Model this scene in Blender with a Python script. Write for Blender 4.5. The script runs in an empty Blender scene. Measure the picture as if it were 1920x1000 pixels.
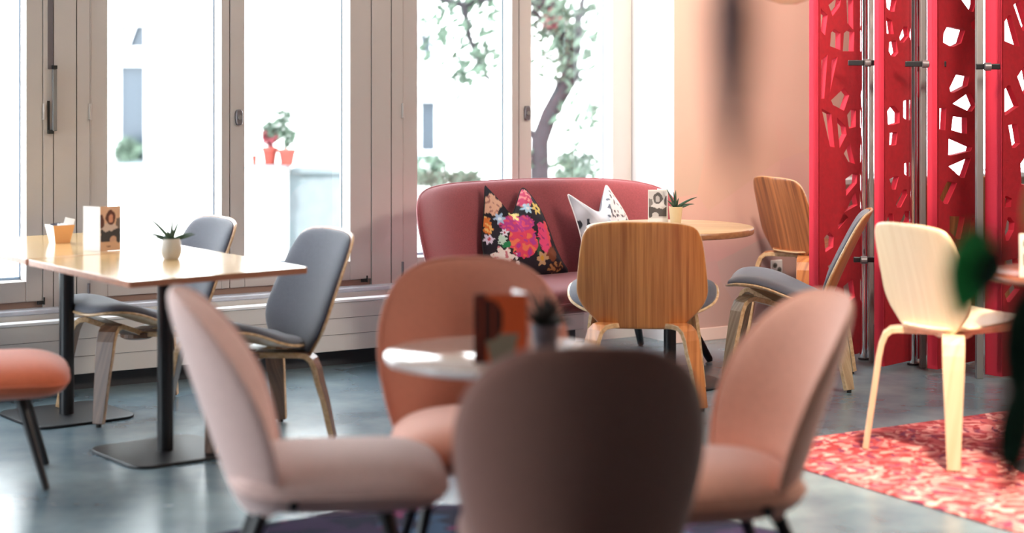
import bpy, math, random
from mathutils import Vector, Matrix, noise
random.seed(7)
S = bpy.context.scene
COL = S.collection

# ---------------------------------------------------------------- camera, world, light, exposure
F, HOR, CH = 3400.0, 115.0, 1.55          # focal length in photo pixels, horizon row, eye height
cam_d = bpy.data.cameras.new('camera'); cam = bpy.data.objects.new('camera', cam_d); COL.objects.link(cam)
cam.location = (0, 0, CH); cam.rotation_euler = (math.pi/2, 0, 0)
cam_d.sensor_width = 36; cam_d.lens = 36*F/1920; cam_d.shift_y = -(500-HOR)/1920
cam_d.clip_start = .05; cam_d.clip_end = 200
cam_d.dof.use_dof = True; cam_d.dof.focus_distance = 8.9; cam_d.dof.aperture_fstop = 1.15
S.camera = cam
w = bpy.data.worlds.new('world'); S.world = w; w.use_nodes = True
bg = w.node_tree.nodes['Background']; bg.inputs[0].default_value = (.84, .93, 1, 1); bg.inputs[1].default_value = 6.0
S.view_settings.view_transform = 'Standard'; S.view_settings.look = 'None'
S.view_settings.gamma = 1; S.view_settings.use_curve_mapping = False; S.view_settings.exposure = 1.12
S.cycles.use_denoising = True
S.cycles.max_bounces = 10; S.cycles.diffuse_bounces = 5; S.cycles.glossy_bounces = 4
S.cycles.transparent_max_bounces = 12; S.cycles.sample_clamp_indirect = 8
def light(name, kind, loc, energy, color=(1,1,1), size=1, size_y=None, target=None):
    l = bpy.data.lights.new(name, kind); o = bpy.data.objects.new(name, l); COL.objects.link(o)
    o.location = loc; l.energy = energy; l.color = color
    if kind == 'AREA':
        l.size = size
        if size_y: l.shape = 'RECTANGLE'; l.size_y = size_y
    elif kind == 'SUN': l.angle = size
    else: l.shadow_soft_size = size
    if target is not None:
        o.rotation_euler = (Vector(target)-Vector(loc)).to_track_quat('-Z', 'Y').to_euler()
    return o
light('sun', 'SUN', (0, -20, 30), 4, (1, .96, .9), .02, target=(6, 12, 0))
light('ceiling_fill_light', 'AREA', (2.6, 6.6, 2.9), 60, (1, .88, .74), 1.0, target=(1.9, 7.6, 0))  # unseen warm fill added below the ceiling, no lamp hangs there
light('ceiling_spot_light', 'SPOT', (1.7, 5.6, 2.95), 520, (1, .84, .62), .15, target=(1.75, 6.0, 0)).data.spot_size = 1.0
light('wall_spot_light', 'SPOT', (1.1, 7.9, 2.9), 200, (1, .86, .72), .2, target=(1.75, 10.4, 1.7)).data.spot_size = 1.3
light('window_portal_light', 'AREA', (-7.5, 3.4, 1.55), 1, (1, 1, 1), 7.0, 2.4, target=(0, 3.4, 1.55)).data.cycles.is_portal = True

# ---------------------------------------------------------------- geometry of the place
U = Vector((.8594, .5113, 0)); N = Vector((.5113, -.8594, 0)); P1 = Vector((.725, 10.23, 0))
def W(t, o, z=0): return P1 + U*t + N*o + Vector((0, 0, z))     # along the window wall, out into the room, up
WROT = math.atan2(.5113, .8594)
def tof(px, o=0.0):                                              # where a sight line meets the plane at offset o
    k = (px-960)/F
    d = (o + P1.dot(N)) / (Vector((k, 1, 0)).dot(N))
    return (Vector((k*d, d, 0))-P1).dot(U)
def ground(px, py, z=0.0):
    d = (CH-z)*F/(py-HOR); return Vector(((px-960)/F*d, d, z))

# ---------------------------------------------------------------- materials
def lin(c):
    return tuple((x/255/12.92 if x/255 <= .04045 else ((x/255+.055)/1.055)**2.4) for x in c)
def mat(name, rgb, rough=.5, metal=0, spec=.5, var=0, vscale=8, bump=0, bscale=200, stretch=None, coat=0, emit=0, sheen=0):
    m = bpy.data.materials.new(name); m.use_nodes = True; nt = m.node_tree; b = nt.nodes['Principled BSDF']
    c = lin(rgb); b.inputs['Base Color'].default_value = (*c, 1); b.inputs['Roughness'].default_value = rough
    b.inputs['Metallic'].default_value = metal; b.inputs['Specular IOR Level'].default_value = spec
    b.inputs['Coat Weight'].default_value = coat; b.inputs['Coat Roughness'].default_value = .12
    if sheen: b.inputs['Sheen Weight'].default_value = sheen; b.inputs['Sheen Roughness'].default_value = .5
    if emit:
        b.inputs['Emission Color'].default_value = (*c, 1); b.inputs['Emission Strength'].default_value = emit
    tc = nt.nodes.new('ShaderNodeTexCoord'); mp = nt.nodes.new('ShaderNodeMapping')
    nt.links.new(tc.outputs['Object'], mp.inputs[0])
    if stretch: mp.inputs['Scale'].default_value = stretch
    if var:
        n = nt.nodes.new('ShaderNodeTexNoise'); n.inputs['Scale'].default_value = vscale; n.inputs['Detail'].default_value = 5
        nt.links.new(mp.outputs[0], n.inputs['Vector'])
        r = nt.nodes.new('ShaderNodeValToRGB'); nt.links.new(n.outputs[0], r.inputs[0])
        r.color_ramp.elements[0].position = .3; r.color_ramp.elements[1].position = .7
        r.color_ramp.elements[0].color = (*[x*(1-var) for x in c], 1); r.color_ramp.elements[1].color = (*[min(1, x*(1+var)) for x in c], 1)
        nt.links.new(r.outputs[0], b.inputs['Base Color'])
    if bump:
        n2 = nt.nodes.new('ShaderNodeTexNoise'); n2.inputs['Scale'].default_value = bscale
        nt.links.new(mp.outputs[0], n2.inputs['Vector'])
        bp = nt.nodes.new('ShaderNodeBump'); bp.inputs['Strength'].default_value = bump; bp.inputs['Distance'].default_value = .002
        nt.links.new(n2.outputs[0], bp.inputs['Height']); nt.links.new(bp.outputs[0], b.inputs['Normal'])
    return m
def wood(name, a, b_, axis='Z', rough=.35, scale=22, coat=.2):
    m = bpy.data.materials.new(name); m.use_nodes = True; nt = m.node_tree; b = nt.nodes['Principled BSDF']
    tc = nt.nodes.new('ShaderNodeTexCoord'); mp = nt.nodes.new('ShaderNodeMapping'); nt.links.new(tc.outputs['Object'], mp.inputs[0])
    sc = [1, 1, 1]; sc['XYZ'.index(axis)] = .012; mp.inputs['Scale'].default_value = sc
    sc2 = list(sc)
    if axis == 'Z': sc2[1] = .07
    mp.inputs['Scale'].default_value = sc2
    n = nt.nodes.new('ShaderNodeTexNoise'); n.inputs['Scale'].default_value = scale*2.6; n.inputs['Detail'].default_value = 4
    n3 = nt.nodes.new('ShaderNodeTexNoise'); n3.inputs['Scale'].default_value = scale*9; n3.inputs['Detail'].default_value = 3
    nt.links.new(mp.outputs[0], n.inputs[0]); nt.links.new(mp.outputs[0], n3.inputs[0])
    mx = nt.nodes.new('ShaderNodeMath'); mx.operation = 'MULTIPLY_ADD'; mx.inputs[1].default_value = .45
    nt.links.new(n3.outputs[0], mx.inputs[0]); nt.links.new(n.outputs[0], mx.inputs[2])
    r = nt.nodes.new('ShaderNodeValToRGB'); nt.links.new(mx.outputs[0], r.inputs[0])
    r.color_ramp.elements[0].position = .52; r.color_ramp.elements[1].position = .92
    r.color_ramp.elements[0].color = (*lin(b_), 1); r.color_ramp.elements[1].color = (*lin(a), 1)
    nt.links.new(r.outputs[0], b.inputs['Base Color']); b.inputs['Roughness'].default_value = rough; b.inputs['Coat Weight'].default_value = coat
    b.inputs['Coat Roughness'].default_value = .2
    return m
def attr_mat(name, rough=.8, bump=.3, bscale=500):
    m = mat(name, (128,128,128), rough, bump=bump, bscale=bscale); nt = m.node_tree
    a = nt.nodes.new('ShaderNodeVertexColor'); a.layer_name = 'pattern'
    nt.links.new(a.outputs[0], nt.nodes['Principled BSDF'].inputs['Base Color']); return m
def glass_mat(name, tint=(1,1,1), refl=.12, rough=0):
    m = bpy.data.materials.new(name); m.use_nodes = True; nt = m.node_tree
    for n in list(nt.nodes): nt.nodes.remove(n)
    out = nt.nodes.new('ShaderNodeOutputMaterial'); t = nt.nodes.new('ShaderNodeBsdfTransparent'); g = nt.nodes.new('ShaderNodeBsdfGlossy')
    t.inputs[0].default_value = (*tint, 1); g.inputs['Roughness'].default_value = rough
    lf = nt.nodes.new('ShaderNodeLayerWeight'); lf.inputs[0].default_value = .5
    pw = nt.nodes.new('ShaderNodeMath'); pw.operation = 'POWER'; pw.inputs[1].default_value = 5; nt.links.new(lf.outputs['Facing'], pw.inputs[0])
    lw = nt.nodes.new('ShaderNodeMath'); lw.operation = 'MULTIPLY_ADD'; lw.inputs[1].default_value = .9; lw.inputs[2].default_value = .04; nt.links.new(pw.outputs[0], lw.inputs[0])
    mx = nt.nodes.new('ShaderNodeMixShader'); nt.links.new(lw.outputs[0], mx.inputs[0]); nt.links.new(t.outputs[0], mx.inputs[1]); nt.links.new(g.outputs[0], mx.inputs[2])
    nt.links.new(mx.outputs[0], out.inputs[0]); return m
M = {}
M['frame'] = mat('window_paint', (186,178,172), .4)
M['jamb'] = mat('jamb_white', (236,238,240), .5)
M['gap'] = mat('gap_dark', (40,32,34), .8)
M['strip'] = mat('sill_strip_brown', (150,122,108), .6)
M['gasket'] = mat('gasket_blue', (150,172,196), .5)
M['glass'] = glass_mat('window_glass')
M['white_wall'] = mat('white_wall', (226,222,216), .8, var=.03)
M['radiator'] = mat('radiator_enamel', (214,210,206), .4)
M['dark_strip'] = mat('dark_strip', (70,72,78), .7)
M['sill'] = mat('sill_stone', (176,178,186), .45, var=.05, vscale=30)
M['black'] = mat('black_metal', (20,20,24), .38, spec=.5)
M['hardware'] = mat('grey_hardware', (110,104,106), .4, metal=.4)
M['rubber'] = mat('black_rubber', (22,22,22), .7)
M['chrome'] = mat('chrome', (225,228,232), .08, metal=1)
M['alu'] = mat('aluminium_strip', (128,126,124), .5, metal=.3)
M['felt'] = mat('red_felt', (158,14,30), .8, var=.12, vscale=40, bump=.5, bscale=400)
M['felt_edge'] = mat('felt_edge', (196,34,58), .8, bump=.5, bscale=400)
M['walnut'] = wood('oak_veneer_tan', (206,136,72), (158,90,42))
M['walnut_dark'] = wood('walnut_veneer', (186,116,66), (112,62,34))
M['ply_edge'] = wood('plywood_edge', (222,190,150), (188,148,104), 'X')
M['leg_tan'] = wood('leg_veneer_tan', (210,140,84), (160,94,50))
M['leg_pale'] = wood('leg_veneer_pale', (196,172,140), (150,120,90))
M['leg_brown'] = wood('leg_veneer_brown', (120,88,68), (76,52,42))
M['cream'] = wood('pale_birch_veneer', (246,222,184), (236,208,166))
M['cream_leg'] = wood('pale_birch_leg', (232,200,168), (212,176,140))
M['grey_fabric'] = mat('grey_wool', (80,82,93), .9, var=.12, vscale=120, bump=.4, bscale=600, sheen=.4)
M['salmon'] = mat('salmon_velvet', (206,132,106), .75, var=.05, vscale=60, bump=.2, bscale=500, sheen=.5)
M['blush'] = mat('blush_velvet', (214,176,166), .75, var=.05, vscale=60, bump=.2, bscale=500, sheen=.5)
M['salmon_shaded'] = mat('shaded_salmon_velvet', (184,112,88), .78, var=.05, vscale=60, bump=.2, bscale=500, sheen=.4)  # salmon velvet darkened in colour for the unlit back facing the camera
M['salmon_lit'] = mat('lit_salmon_velvet', (228,160,134), .75, var=.05, vscale=60, bump=.2, bscale=500, sheen=.4)  # salmon velvet lightened in colour for the window light on this chair
M['taupe'] = mat('taupe_velvet', (134,86,72), .9, var=.05, vscale=60, bump=.2, bscale=500, sheen=.4)
M['rose'] = mat('dusty_rose_wool', (146,68,74), .9, var=.14, vscale=150, bump=.4, bscale=600, sheen=.35)
M['rust'] = mat('rust_velvet', (200,96,56), .8, var=.05, vscale=60, bump=.2, bscale=500, sheen=.4)
M['maple_top'] = wood('maple_laminate', (232,196,140), (214,172,112), 'X', .16, 6, .6)
M['maple_edge'] = wood('maple_edge', (176,120,92), (150,96,70), 'X')
M['oak_top'] = wood('oak_top', (226,196,152), (206,170,122), 'X', .28, 6, .3)
M['oak_edge'] = wood('oak_edge', (172,120,80), (146,96,60), 'X')
M['gloss_top'] = mat('glossy_table_top', (196,170,158), .1, coat=.6)
M['gloss_rim'] = mat('glossy_table_rim', (235,230,228), .15, coat=.4)
M['brown_top'] = wood('brown_top', (140,84,60), (104,58,42), 'X', .25, 6)
M['pot_grey'] = mat('grey_ceramic', (190,184,174), .4, var=.04)
M['pot_dark'] = mat('dark_ceramic', (84,82,92), .35)
M['pot_cream'] = mat('cream_ceramic', (230,206,164), .35)
M['bowl_white'] = mat('white_porcelain', (240,238,236), .25)
M['bowl_orange'] = mat('orange_paper', (222,164,106), .5)
M['soil'] = mat('soil', (50,36,28), .9)
M['aloe'] = mat('aloe_leaf', (58,84,62), .45, var=.2, vscale=60)
M['aloe_dark'] = mat('dark_aloe_leaf', (26,30,26), .5)
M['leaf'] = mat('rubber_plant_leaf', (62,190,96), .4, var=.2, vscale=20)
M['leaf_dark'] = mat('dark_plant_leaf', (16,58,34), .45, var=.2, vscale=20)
M['paper'] = mat('white_paper', (246,244,242), .6)
M['photo'] = attr_mat('printed_card', .45, 0)
M['floral'] = attr_mat('floral_fabric', .85)
M['silver_print'] = attr_mat('silver_print_fabric', .6)
M['terracotta'] = mat('terracotta', (120,44,34), .8, var=.1)
M['ext_wall'] = mat('exterior_render', (238,238,236), .9)
M['ext_ground'] = mat('exterior_paving', (205,205,200), .9, var=.06, vscale=3)
M['ext_glass'] = mat('exterior_window_dark', (40,50,60), .3)
M['ext_grey'] = mat('exterior_stone', (84,94,98), .85, var=.1)
M['bark'] = mat('bark', (26,23,28), .9, var=.3, vscale=10)
M['ext_leaf'] = mat('exterior_leaf', (60,78,64), .7, var=.3, vscale=4)
M['red_leaf'] = mat('pink_leaf', (120,50,58), .7)
M['pendant'] = mat('pendant_brown', (140,96,92), .6)
M['shade_glass'] = mat('lamp_glass', (230,205,170), .3)
M['ceiling'] = mat('ceiling_paint', (225,220,214), .9)
M['dark_wall'] = mat('room_wall_taupe', (120,100,92), .9)

def floor_mat():
    m = mat('polished_concrete', (118,134,142), .2, spec=.6); nt = m.node_tree; b = nt.nodes['Principled BSDF']
    tc = nt.nodes.new('ShaderNodeTexCoord')
    n = nt.nodes.new('ShaderNodeTexNoise'); n.inputs['Scale'].default_value = 1.3; n.inputs['Detail'].default_value = 7; n.inputs['Roughness'].default_value = .6
    nt.links.new(tc.outputs['Object'], n.inputs[0])
    r = nt.nodes.new('ShaderNodeValToRGB'); nt.links.new(n.outputs[0], r.inputs[0])
    r.color_ramp.elements[0].position = .32; r.color_ramp.elements[0].color = (*lin((66,88,102)), 1)
    r.color_ramp.elements[1].position = .72; r.color_ramp.elements[1].color = (*lin((134,152,158)), 1)
    nt.links.new(r.outputs[0], b.inputs['Base Color'])
    r2 = nt.nodes.new('ShaderNodeMapRange'); r2.inputs[3].default_value = .14; r2.inputs[4].default_value = .34
    nt.links.new(n.outputs[0], r2.inputs[0]); nt.links.new(r2.outputs[0], b.inputs['Roughness'])
    return m
M['floor'] = floor_mat()
def pink_wall_mat():  # pink wall colour, more purple and faintly mottled towards the bottom
    m = mat('pink_wall_paint', (214,176,158), .85); nt = m.node_tree; b = nt.nodes['Principled BSDF']
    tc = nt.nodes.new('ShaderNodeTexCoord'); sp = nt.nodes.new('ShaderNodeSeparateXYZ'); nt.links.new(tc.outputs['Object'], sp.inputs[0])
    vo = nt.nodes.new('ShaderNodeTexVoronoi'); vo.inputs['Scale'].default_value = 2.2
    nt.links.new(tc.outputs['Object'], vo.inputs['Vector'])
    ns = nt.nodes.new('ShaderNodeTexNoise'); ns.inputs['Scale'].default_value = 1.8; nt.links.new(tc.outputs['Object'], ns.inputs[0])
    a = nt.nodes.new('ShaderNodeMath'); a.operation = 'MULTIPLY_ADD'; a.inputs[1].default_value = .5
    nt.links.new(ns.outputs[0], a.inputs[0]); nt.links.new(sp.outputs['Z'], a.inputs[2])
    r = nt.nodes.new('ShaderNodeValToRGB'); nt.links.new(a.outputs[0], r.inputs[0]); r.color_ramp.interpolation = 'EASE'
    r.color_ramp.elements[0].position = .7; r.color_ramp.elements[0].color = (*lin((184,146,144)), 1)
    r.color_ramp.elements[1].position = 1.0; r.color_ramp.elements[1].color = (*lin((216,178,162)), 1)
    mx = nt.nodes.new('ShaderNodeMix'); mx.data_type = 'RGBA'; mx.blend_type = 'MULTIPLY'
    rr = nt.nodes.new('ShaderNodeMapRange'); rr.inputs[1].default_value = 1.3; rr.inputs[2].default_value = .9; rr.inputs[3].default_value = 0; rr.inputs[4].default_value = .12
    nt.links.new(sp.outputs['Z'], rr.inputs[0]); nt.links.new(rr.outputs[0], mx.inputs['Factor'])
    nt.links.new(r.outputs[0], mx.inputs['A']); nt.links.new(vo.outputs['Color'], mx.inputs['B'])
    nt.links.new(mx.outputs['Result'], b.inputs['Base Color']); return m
M['pink_wall'] = pink_wall_mat()
def rug_mat(name, cols, scale=16):
    m = mat(name, (150,60,60), 1.0, spec=.1, bump=.6, bscale=300); nt = m.node_tree; b = nt.nodes['Principled BSDF']
    tc = nt.nodes.new('ShaderNodeTexCoord'); n0 = nt.nodes.new('ShaderNodeTexNoise'); n0.inputs['Scale'].default_value = 6
    nt.links.new(tc.outputs['Object'], n0.inputs[0])
    ad = nt.nodes.new('ShaderNodeMix'); ad.data_type = 'RGBA'; ad.blend_type = 'LINEAR_LIGHT'; ad.inputs['Factor'].default_value = .12
    nt.links.new(tc.outputs['Object'], ad.inputs['A']); nt.links.new(n0.outputs['Color'], ad.inputs['B'])
    v = nt.nodes.new('ShaderNodeTexVoronoi'); v.inputs['Scale'].default_value = scale; nt.links.new(ad.outputs['Result'], v.inputs['Vector'])
    s = nt.nodes.new('ShaderNodeSeparateColor'); nt.links.new(v.outputs['Color'], s.inputs[0])
    r = nt.nodes.new('ShaderNodeValToRGB'); r.color_ramp.interpolation = 'CONSTANT'; nt.links.new(s.outputs[0], r.inputs[0])
    while len(r.color_ramp.elements) < len(cols): r.color_ramp.elements.new(.5)
    for e, (p, c) in zip(r.color_ramp.elements, cols): e.position = p; e.color = (*lin(c), 1)
    nt.links.new(r.outputs[0], b.inputs['Base Color']); return m
M['red_rug'] = rug_mat('red_rug_pile', [(0,(158,62,66)), (.3,(188,92,94)), (.55,(206,128,124)), (.75,(130,62,84)), (.88,(218,158,150))], 30)
M['dark_rug'] = rug_mat('dark_rug_pile', [(0,(26,26,44)), (.55,(44,34,58)), (.84,(150,130,140)), (.89,(96,36,70)), (.95,(40,60,84))], 9)

# ---------------------------------------------------------------- mesh helpers
def link(name, me, m, parent=None):
    o = bpy.data.objects.new(name, me); COL.objects.link(o)
    for x in (m if isinstance(m, (list, tuple)) else [m]): me.materials.append(x)
    if parent is not None: o.parent = parent
    return o
def mesh(name, v, f, m, parent=None, smooth=False, midx=None):
    me = bpy.data.meshes.new(name); me.from_pydata([tuple(x) for x in v], [], f); me.validate(); me.update()
    if smooth:
        me.shade_smooth()
    if midx:
        for p, i in zip(me.polygons, midx): p.material_index = i
    return link(name, me, m, parent)
def bevel(o, wd, seg=2):
    b = o.modifiers.new('bevel', 'BEVEL'); b.width = wd; b.segments = seg; b.limit_method = 'ANGLE'; b.angle_limit = math.radians(35)
    return o
class MB:
    def __init__(s): s.v = []; s.f = []
    def quadbox(s, pts):                                   # 8 corners: bottom 4, top 4
        k = len(s.v); s.v += [Vector(p) for p in pts]
        s.f += [(k,k+3,k+2,k+1), (k+4,k+5,k+6,k+7)] + [(k+i, k+(i+1)%4, k+4+(i+1)%4, k+4+i) for i in range(4)]
        return s
    def box(s, x0, x1, y0, y1, z0, z1):
        return s.quadbox([(x0,y0,z0),(x1,y0,z0),(x1,y1,z0),(x0,y1,z0),(x0,y0,z1),(x1,y0,z1),(x1,y1,z1),(x0,y1,z1)])
    def wbox(s, t0, t1, o0, o1, z0, z1):                   # box in window wall coordinates (faces outward: o runs toward -y)
        return s.quadbox([W(t0,o1,z0),W(t1,o1,z0),W(t1,o0,z0),W(t0,o0,z0),W(t0,o1,z1),W(t1,o1,z1),W(t1,o0,z1),W(t0,o0,z1)])
    def tube(s, pts, rad, n=10, cap=True, flat=1.0):
        pts = [Vector(p) for p in pts]; rs = rad if isinstance(rad, (list, tuple)) else [rad]*len(pts)
        k = len(s.v); prev = None
        for i, p in enumerate(pts):
            d = (pts[min(i+1, len(pts)-1)]-pts[max(i-1, 0)]).normalized()
            a = (prev - d*prev.dot(d)) if prev is not None else d.orthogonal()
            if a.length < 1e-6: a = d.orthogonal()
            a.normalize(); prev = a; b = d.cross(a)
            for j in range(n):
                an = 2*math.pi*j/n; s.v.append(p + a*math.cos(an)*rs[i] + b*math.sin(an)*rs[i]*flat)
        for i in range(len(pts)-1):
            for j in range(n):
                s.f.append((k+i*n+j, k+i*n+(j+1)%n, k+(i+1)*n+(j+1)%n, k+(i+1)*n+j))
        if cap:
            s.f.append(tuple(k+j for j in reversed(range(n)))); e = k+(len(pts)-1)*n; s.f.append(tuple(e+j for j in range(n)))
        return s
    def lathe(s, prof, n=40, c=(0,0,0)):                   # prof: (r, z) from bottom to top
        c = Vector(c); k = len(s.v)
        for r, z in prof:
            for j in range(n):
                a = 2*math.pi*j/n; s.v.append(c+Vector((r*math.cos(a), r*math.sin(a), z)))
        for i in range(len(prof)-1):
            for j in range(n): s.f.append((k+i*n+j, k+i*n+(j+1)%n, k+(i+1)*n+(j+1)%n, k+(i+1)*n+j))
        s.f.append(tuple(k+j for j in reversed(range(n)))); e = k+(len(prof)-1)*n; s.f.append(tuple(e+j for j in range(n)))
        return s
    def prism(s, poly, z0, z1):
        k = len(s.v); n = len(poly)
        s.v += [Vector((x, y, z0)) for x, y in poly]+[Vector((x, y, z1)) for x, y in poly]
        s.f += [tuple(k+j for j in reversed(range(n))), tuple(k+n+j for j in range(n))]
        s.f += [(k+j, k+(j+1)%n, k+n+(j+1)%n, k+n+j) for j in range(n)]
        return s
    def build(s, name, m, parent=None, smooth=False): return mesh(name, s.v, s.f, m, parent, smooth)
def autosmooth(o, ang=40):
    o.data.shade_smooth()
    me = o.data; me.set_sharp_from_angle(angle=math.radians(ang)); return o
def resample(pts, n):                                       # closed Catmull-Rom through pts, n samples evenly spaced
    P = [Vector(p) for p in pts]; L = len(P); dense = []
    for i in range(L):
        a, b, c, d = P[i-1], P[i], P[(i+1)%L], P[(i+2)%L]
        for j in range(12):
            t = j/12; dense.append(.5*((2*b)+(c-a)*t+(2*a-5*b+4*c-d)*t*t+(3*b-a-3*c+d)*t**3))
    acc = [0]
    for i in range(len(dense)): acc.append(acc[-1]+(dense[(i+1)%len(dense)]-dense[i]).length)
    out = []; k = 0
    for i in range(n):
        s = acc[-1]*i/n
        while acc[k+1] < s: k += 1
        u = (s-acc[k])/max(1e-9, acc[k+1]-acc[k]); out.append(dense[k].lerp(dense[(k+1)%len(dense)], u))
    return out
def mirror(half):                                           # half outline (x>=0) bottom to top -> closed outline
    return [(x, z) for x, z in half] + [(-x, z) for x, z in reversed(half) if x > 1e-6]
def pad(name, outline, mid, tf, tb, m, parent=None, p=6, rings=14, n=72, centre=None, colour=None, edge_m=None, q=.5):
    """a rounded slab on a curved mid surface: outline in 2D, mid(x, z) -> 3D, front and back swell"""
    out = resample(outline, n); c = Vector(centre) if centre else sum(out, Vector((0, 0)))/n
    V = []; Fc = []; cols = []
    def M3(x, z): return Vector(mid(x, z))
    def nor(x, z):
        e = .002; a = M3(x+e, z)-M3(x-e, z); b = M3(x, z+e)-M3(x, z-e); return a.cross(b).normalized()
    cx, cz = c; nn = nor(cx, cz)
    rr = [math.sin(math.pi/2*i/rings)**.9 for i in range(1, rings+1)]
    for side, T in ((1, tf), (-1, tb)):
        V.append(M3(cx, cz)+nn*(T*side)); cols.append((cx, cz, side))
    idx = {}
    for k, r in enumerate(rr):
        last = k == len(rr)-1
        for side, T in ((1, tf), (-1, tb)):
            for j, o in enumerate(out):
                if last and side == -1: idx[(k, side, j)] = idx[(k, 1, j)]; continue
                q2 = c+(o-c)*r; h = 0 if last else T*side*(max(0, 1-r**p))**q
                idx[(k, side, j)] = len(V); V.append(M3(*q2)+nor(*q2)*h); cols.append((q2.x, q2.y, side))
    for side in (1, -1):
        for j in range(n):
            j2 = (j+1) % n; t = (0 if side == 1 else 1, idx[(0, side, j)], idx[(0, side, j2)])
            Fc.append(t if side == 1 else t[::-1])
            for k in range(len(rr)-1):
                t = (idx[(k, side, j)], idx[(k+1, side, j)], idx[(k+1, side, j2)], idx[(k, side, j2)])
                Fc.append(t if side == 1 else t[::-1])
    o = mesh(name, V, Fc, m, parent, True)
    if edge_m:
        o.data.materials.append(edge_m)
        rim = set(idx[(len(rr)-1, 1, j)] for j in range(n)) | set(idx[(len(rr)-2, s_, j)] for j in range(n) for s_ in (1, -1))
        for pl in o.data.polygons:
            if all(i in rim for i in pl.vertices): pl.material_index = 1
    if colour:
        ca = o.data.color_attributes.new('pattern', 'FLOAT_COLOR', 'POINT')
        for i, (x, z, s_) in enumerate(cols): ca.data[i].color = (*lin(colour(x, z, s_)), 1)
    o.data.update()
    return o, [M3(*q) for q in out]
def copy_tree(o, parent=None):
    c = o.copy(); COL.objects.link(c); c.parent = parent
    for ch in list(o.children): copy_tree(ch, c)
    return c
def thing(name, loc=(0,0,0), rz=0, sc=1):
    o = bpy.data.objects.new(name, None); COL.objects.link(o); o.location = loc; o.rotation_euler = (0, 0, rz); o.scale = (sc,)*3
    o.empty_display_size = .1
    return o
def tag(o, label=None, cat=None, group=None, kind=None):
    if label: o['label'] = label
    if cat: o['category'] = cat
    if group: o['group'] = group
    if kind: o['kind'] = kind
    return o
def face(dx, dy): return math.atan2(dx, -dy)                # rotation so that local -Y points along (dx, dy)

# ================================================================ SETTING
S_ = lambda o: tag(o, kind='structure')
Zc = 3.0
S_(MB().box(-9, 9, -4, 15, -.1, 0).build('floor', M['floor']))
# keep the floor inside the building: cut along the window wall
fl = bpy.data.objects['floor']; bpy.data.objects.remove(fl)
cA, cB = W(-9.6, -.3), W(0, -.3); cC = W(7.2, -.3)
poly = [(-7.6, -4), (6.9, -4), (cC.x, cC.y), (cA.x, cA.y)]
S_(MB().prism(poly, -.12, 0).build('floor', M['floor']))
S_(MB().prism(poly, Zc, Zc+.12).build('ceiling', M['ceiling']))
wl = MB(); yA = cA.y
wl.box(-7.75, -7.6, -4, yA, 0, .38).box(-7.75, -7.6, -4, yA, 2.75, Zc).box(-7.75, -7.6, -4, 1.9, .38, 2.75).box(-7.75, -7.6, yA-.3, yA, .38, 2.75)
for k in range(1, 2):
    y_ = 1.9+k*(yA-2.2)/2
    wl.box(-7.75, -7.6, y_-.06, y_+.06, .38, 2.75)
S_(wl.build('wall_left', M['white_wall']))
S_(MB().quadbox([(6.9,-4,0),(7.0,-4,0),(cC.x+.1,cC.y,0),(cC.x,cC.y,0),(6.9,-4,Zc),(7.0,-4,Zc),(cC.x+.1,cC.y,Zc),(cC.x,cC.y,Zc)]).build('wall_right', M['dark_wall']))
# rear wall behind the camera
S_(MB().box(-7.6, 6.9, -4.1, -4, 0, Zc).build('wall_rear', M['dark_wall']))

# window wall: low wall below the frames, lintel above
OF, OG = -.08, -.19                                          # front of the frames, plane of the glass
ZB, ZT = .386, 2.55
S_(MB().wbox(-9.6, 0, -.35, 0, 0, .366).wbox(-9.6, 0, -.35, -.02, ZT, Zc).build('wall_window', M['white_wall']))
S_(bevel(MB().wbox(-9.6, 0, -.35, .012, .366, ZB).build('trim_1', M['sill']), .004))
tR = tof(1095, .1)
S_(MB().wbox(-9.6, tR, 0, .012, 0, .085).build('wall_foot_strip', M['dark_strip']))  # dark strip along the wall foot, ending with the radiator
# pink wall: solid pier beside the niche, window behind the screen, wall beyond
tP = tof(1609, .32); tQ = tof(2200, .32); zs, zt2 = .84, 2.7
def wall_piece(name, t0, t1, z0, z1):
    v = [W(t0,.32,z0),W(t1,.32,z0),W(t1,-.3,z0),W(t0,-.3,z0),W(t0,.32,z1),W(t1,.32,z1),W(t1,-.3,z1),W(t0,-.3,z1)]
    f = [(0,3,2,1),(4,5,6,7),(0,1,5,4),(1,2,6,5),(2,3,7,6),(3,0,4,7)]
    return v, f
V_, F_, I_ = [], [], []
for t0, t1, z0, z1 in ((0, tP, 0, Zc), (tP, tQ, 0, zs), (tP, tQ, zt2, Zc), (tQ, 7.2, 0, Zc)):
    v, f = wall_piece('', t0, t1, z0, z1); k = len(V_); V_ += v; F_ += [tuple(i+k for i in q) for q in f]; I_ += [0, 0, 0, 1, 0, 1]
wb = S_(mesh('wall_back', V_, F_, [M['pink_wall'], M['jamb']], midx=I_))
M['baseboard'] = mat('baseboard_paint', (214,188,180), .5)
S_(bevel(MB().wbox(-.0, tP+1.5, .32, .332, 0, .07).build('baseboard_back', M['baseboard']), .003))
S_(bevel(MB().wbox(tP-.35, tQ, .3, .5, .845, .875).build('trim_2', M['jamb']), .004))       # window counter

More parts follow.
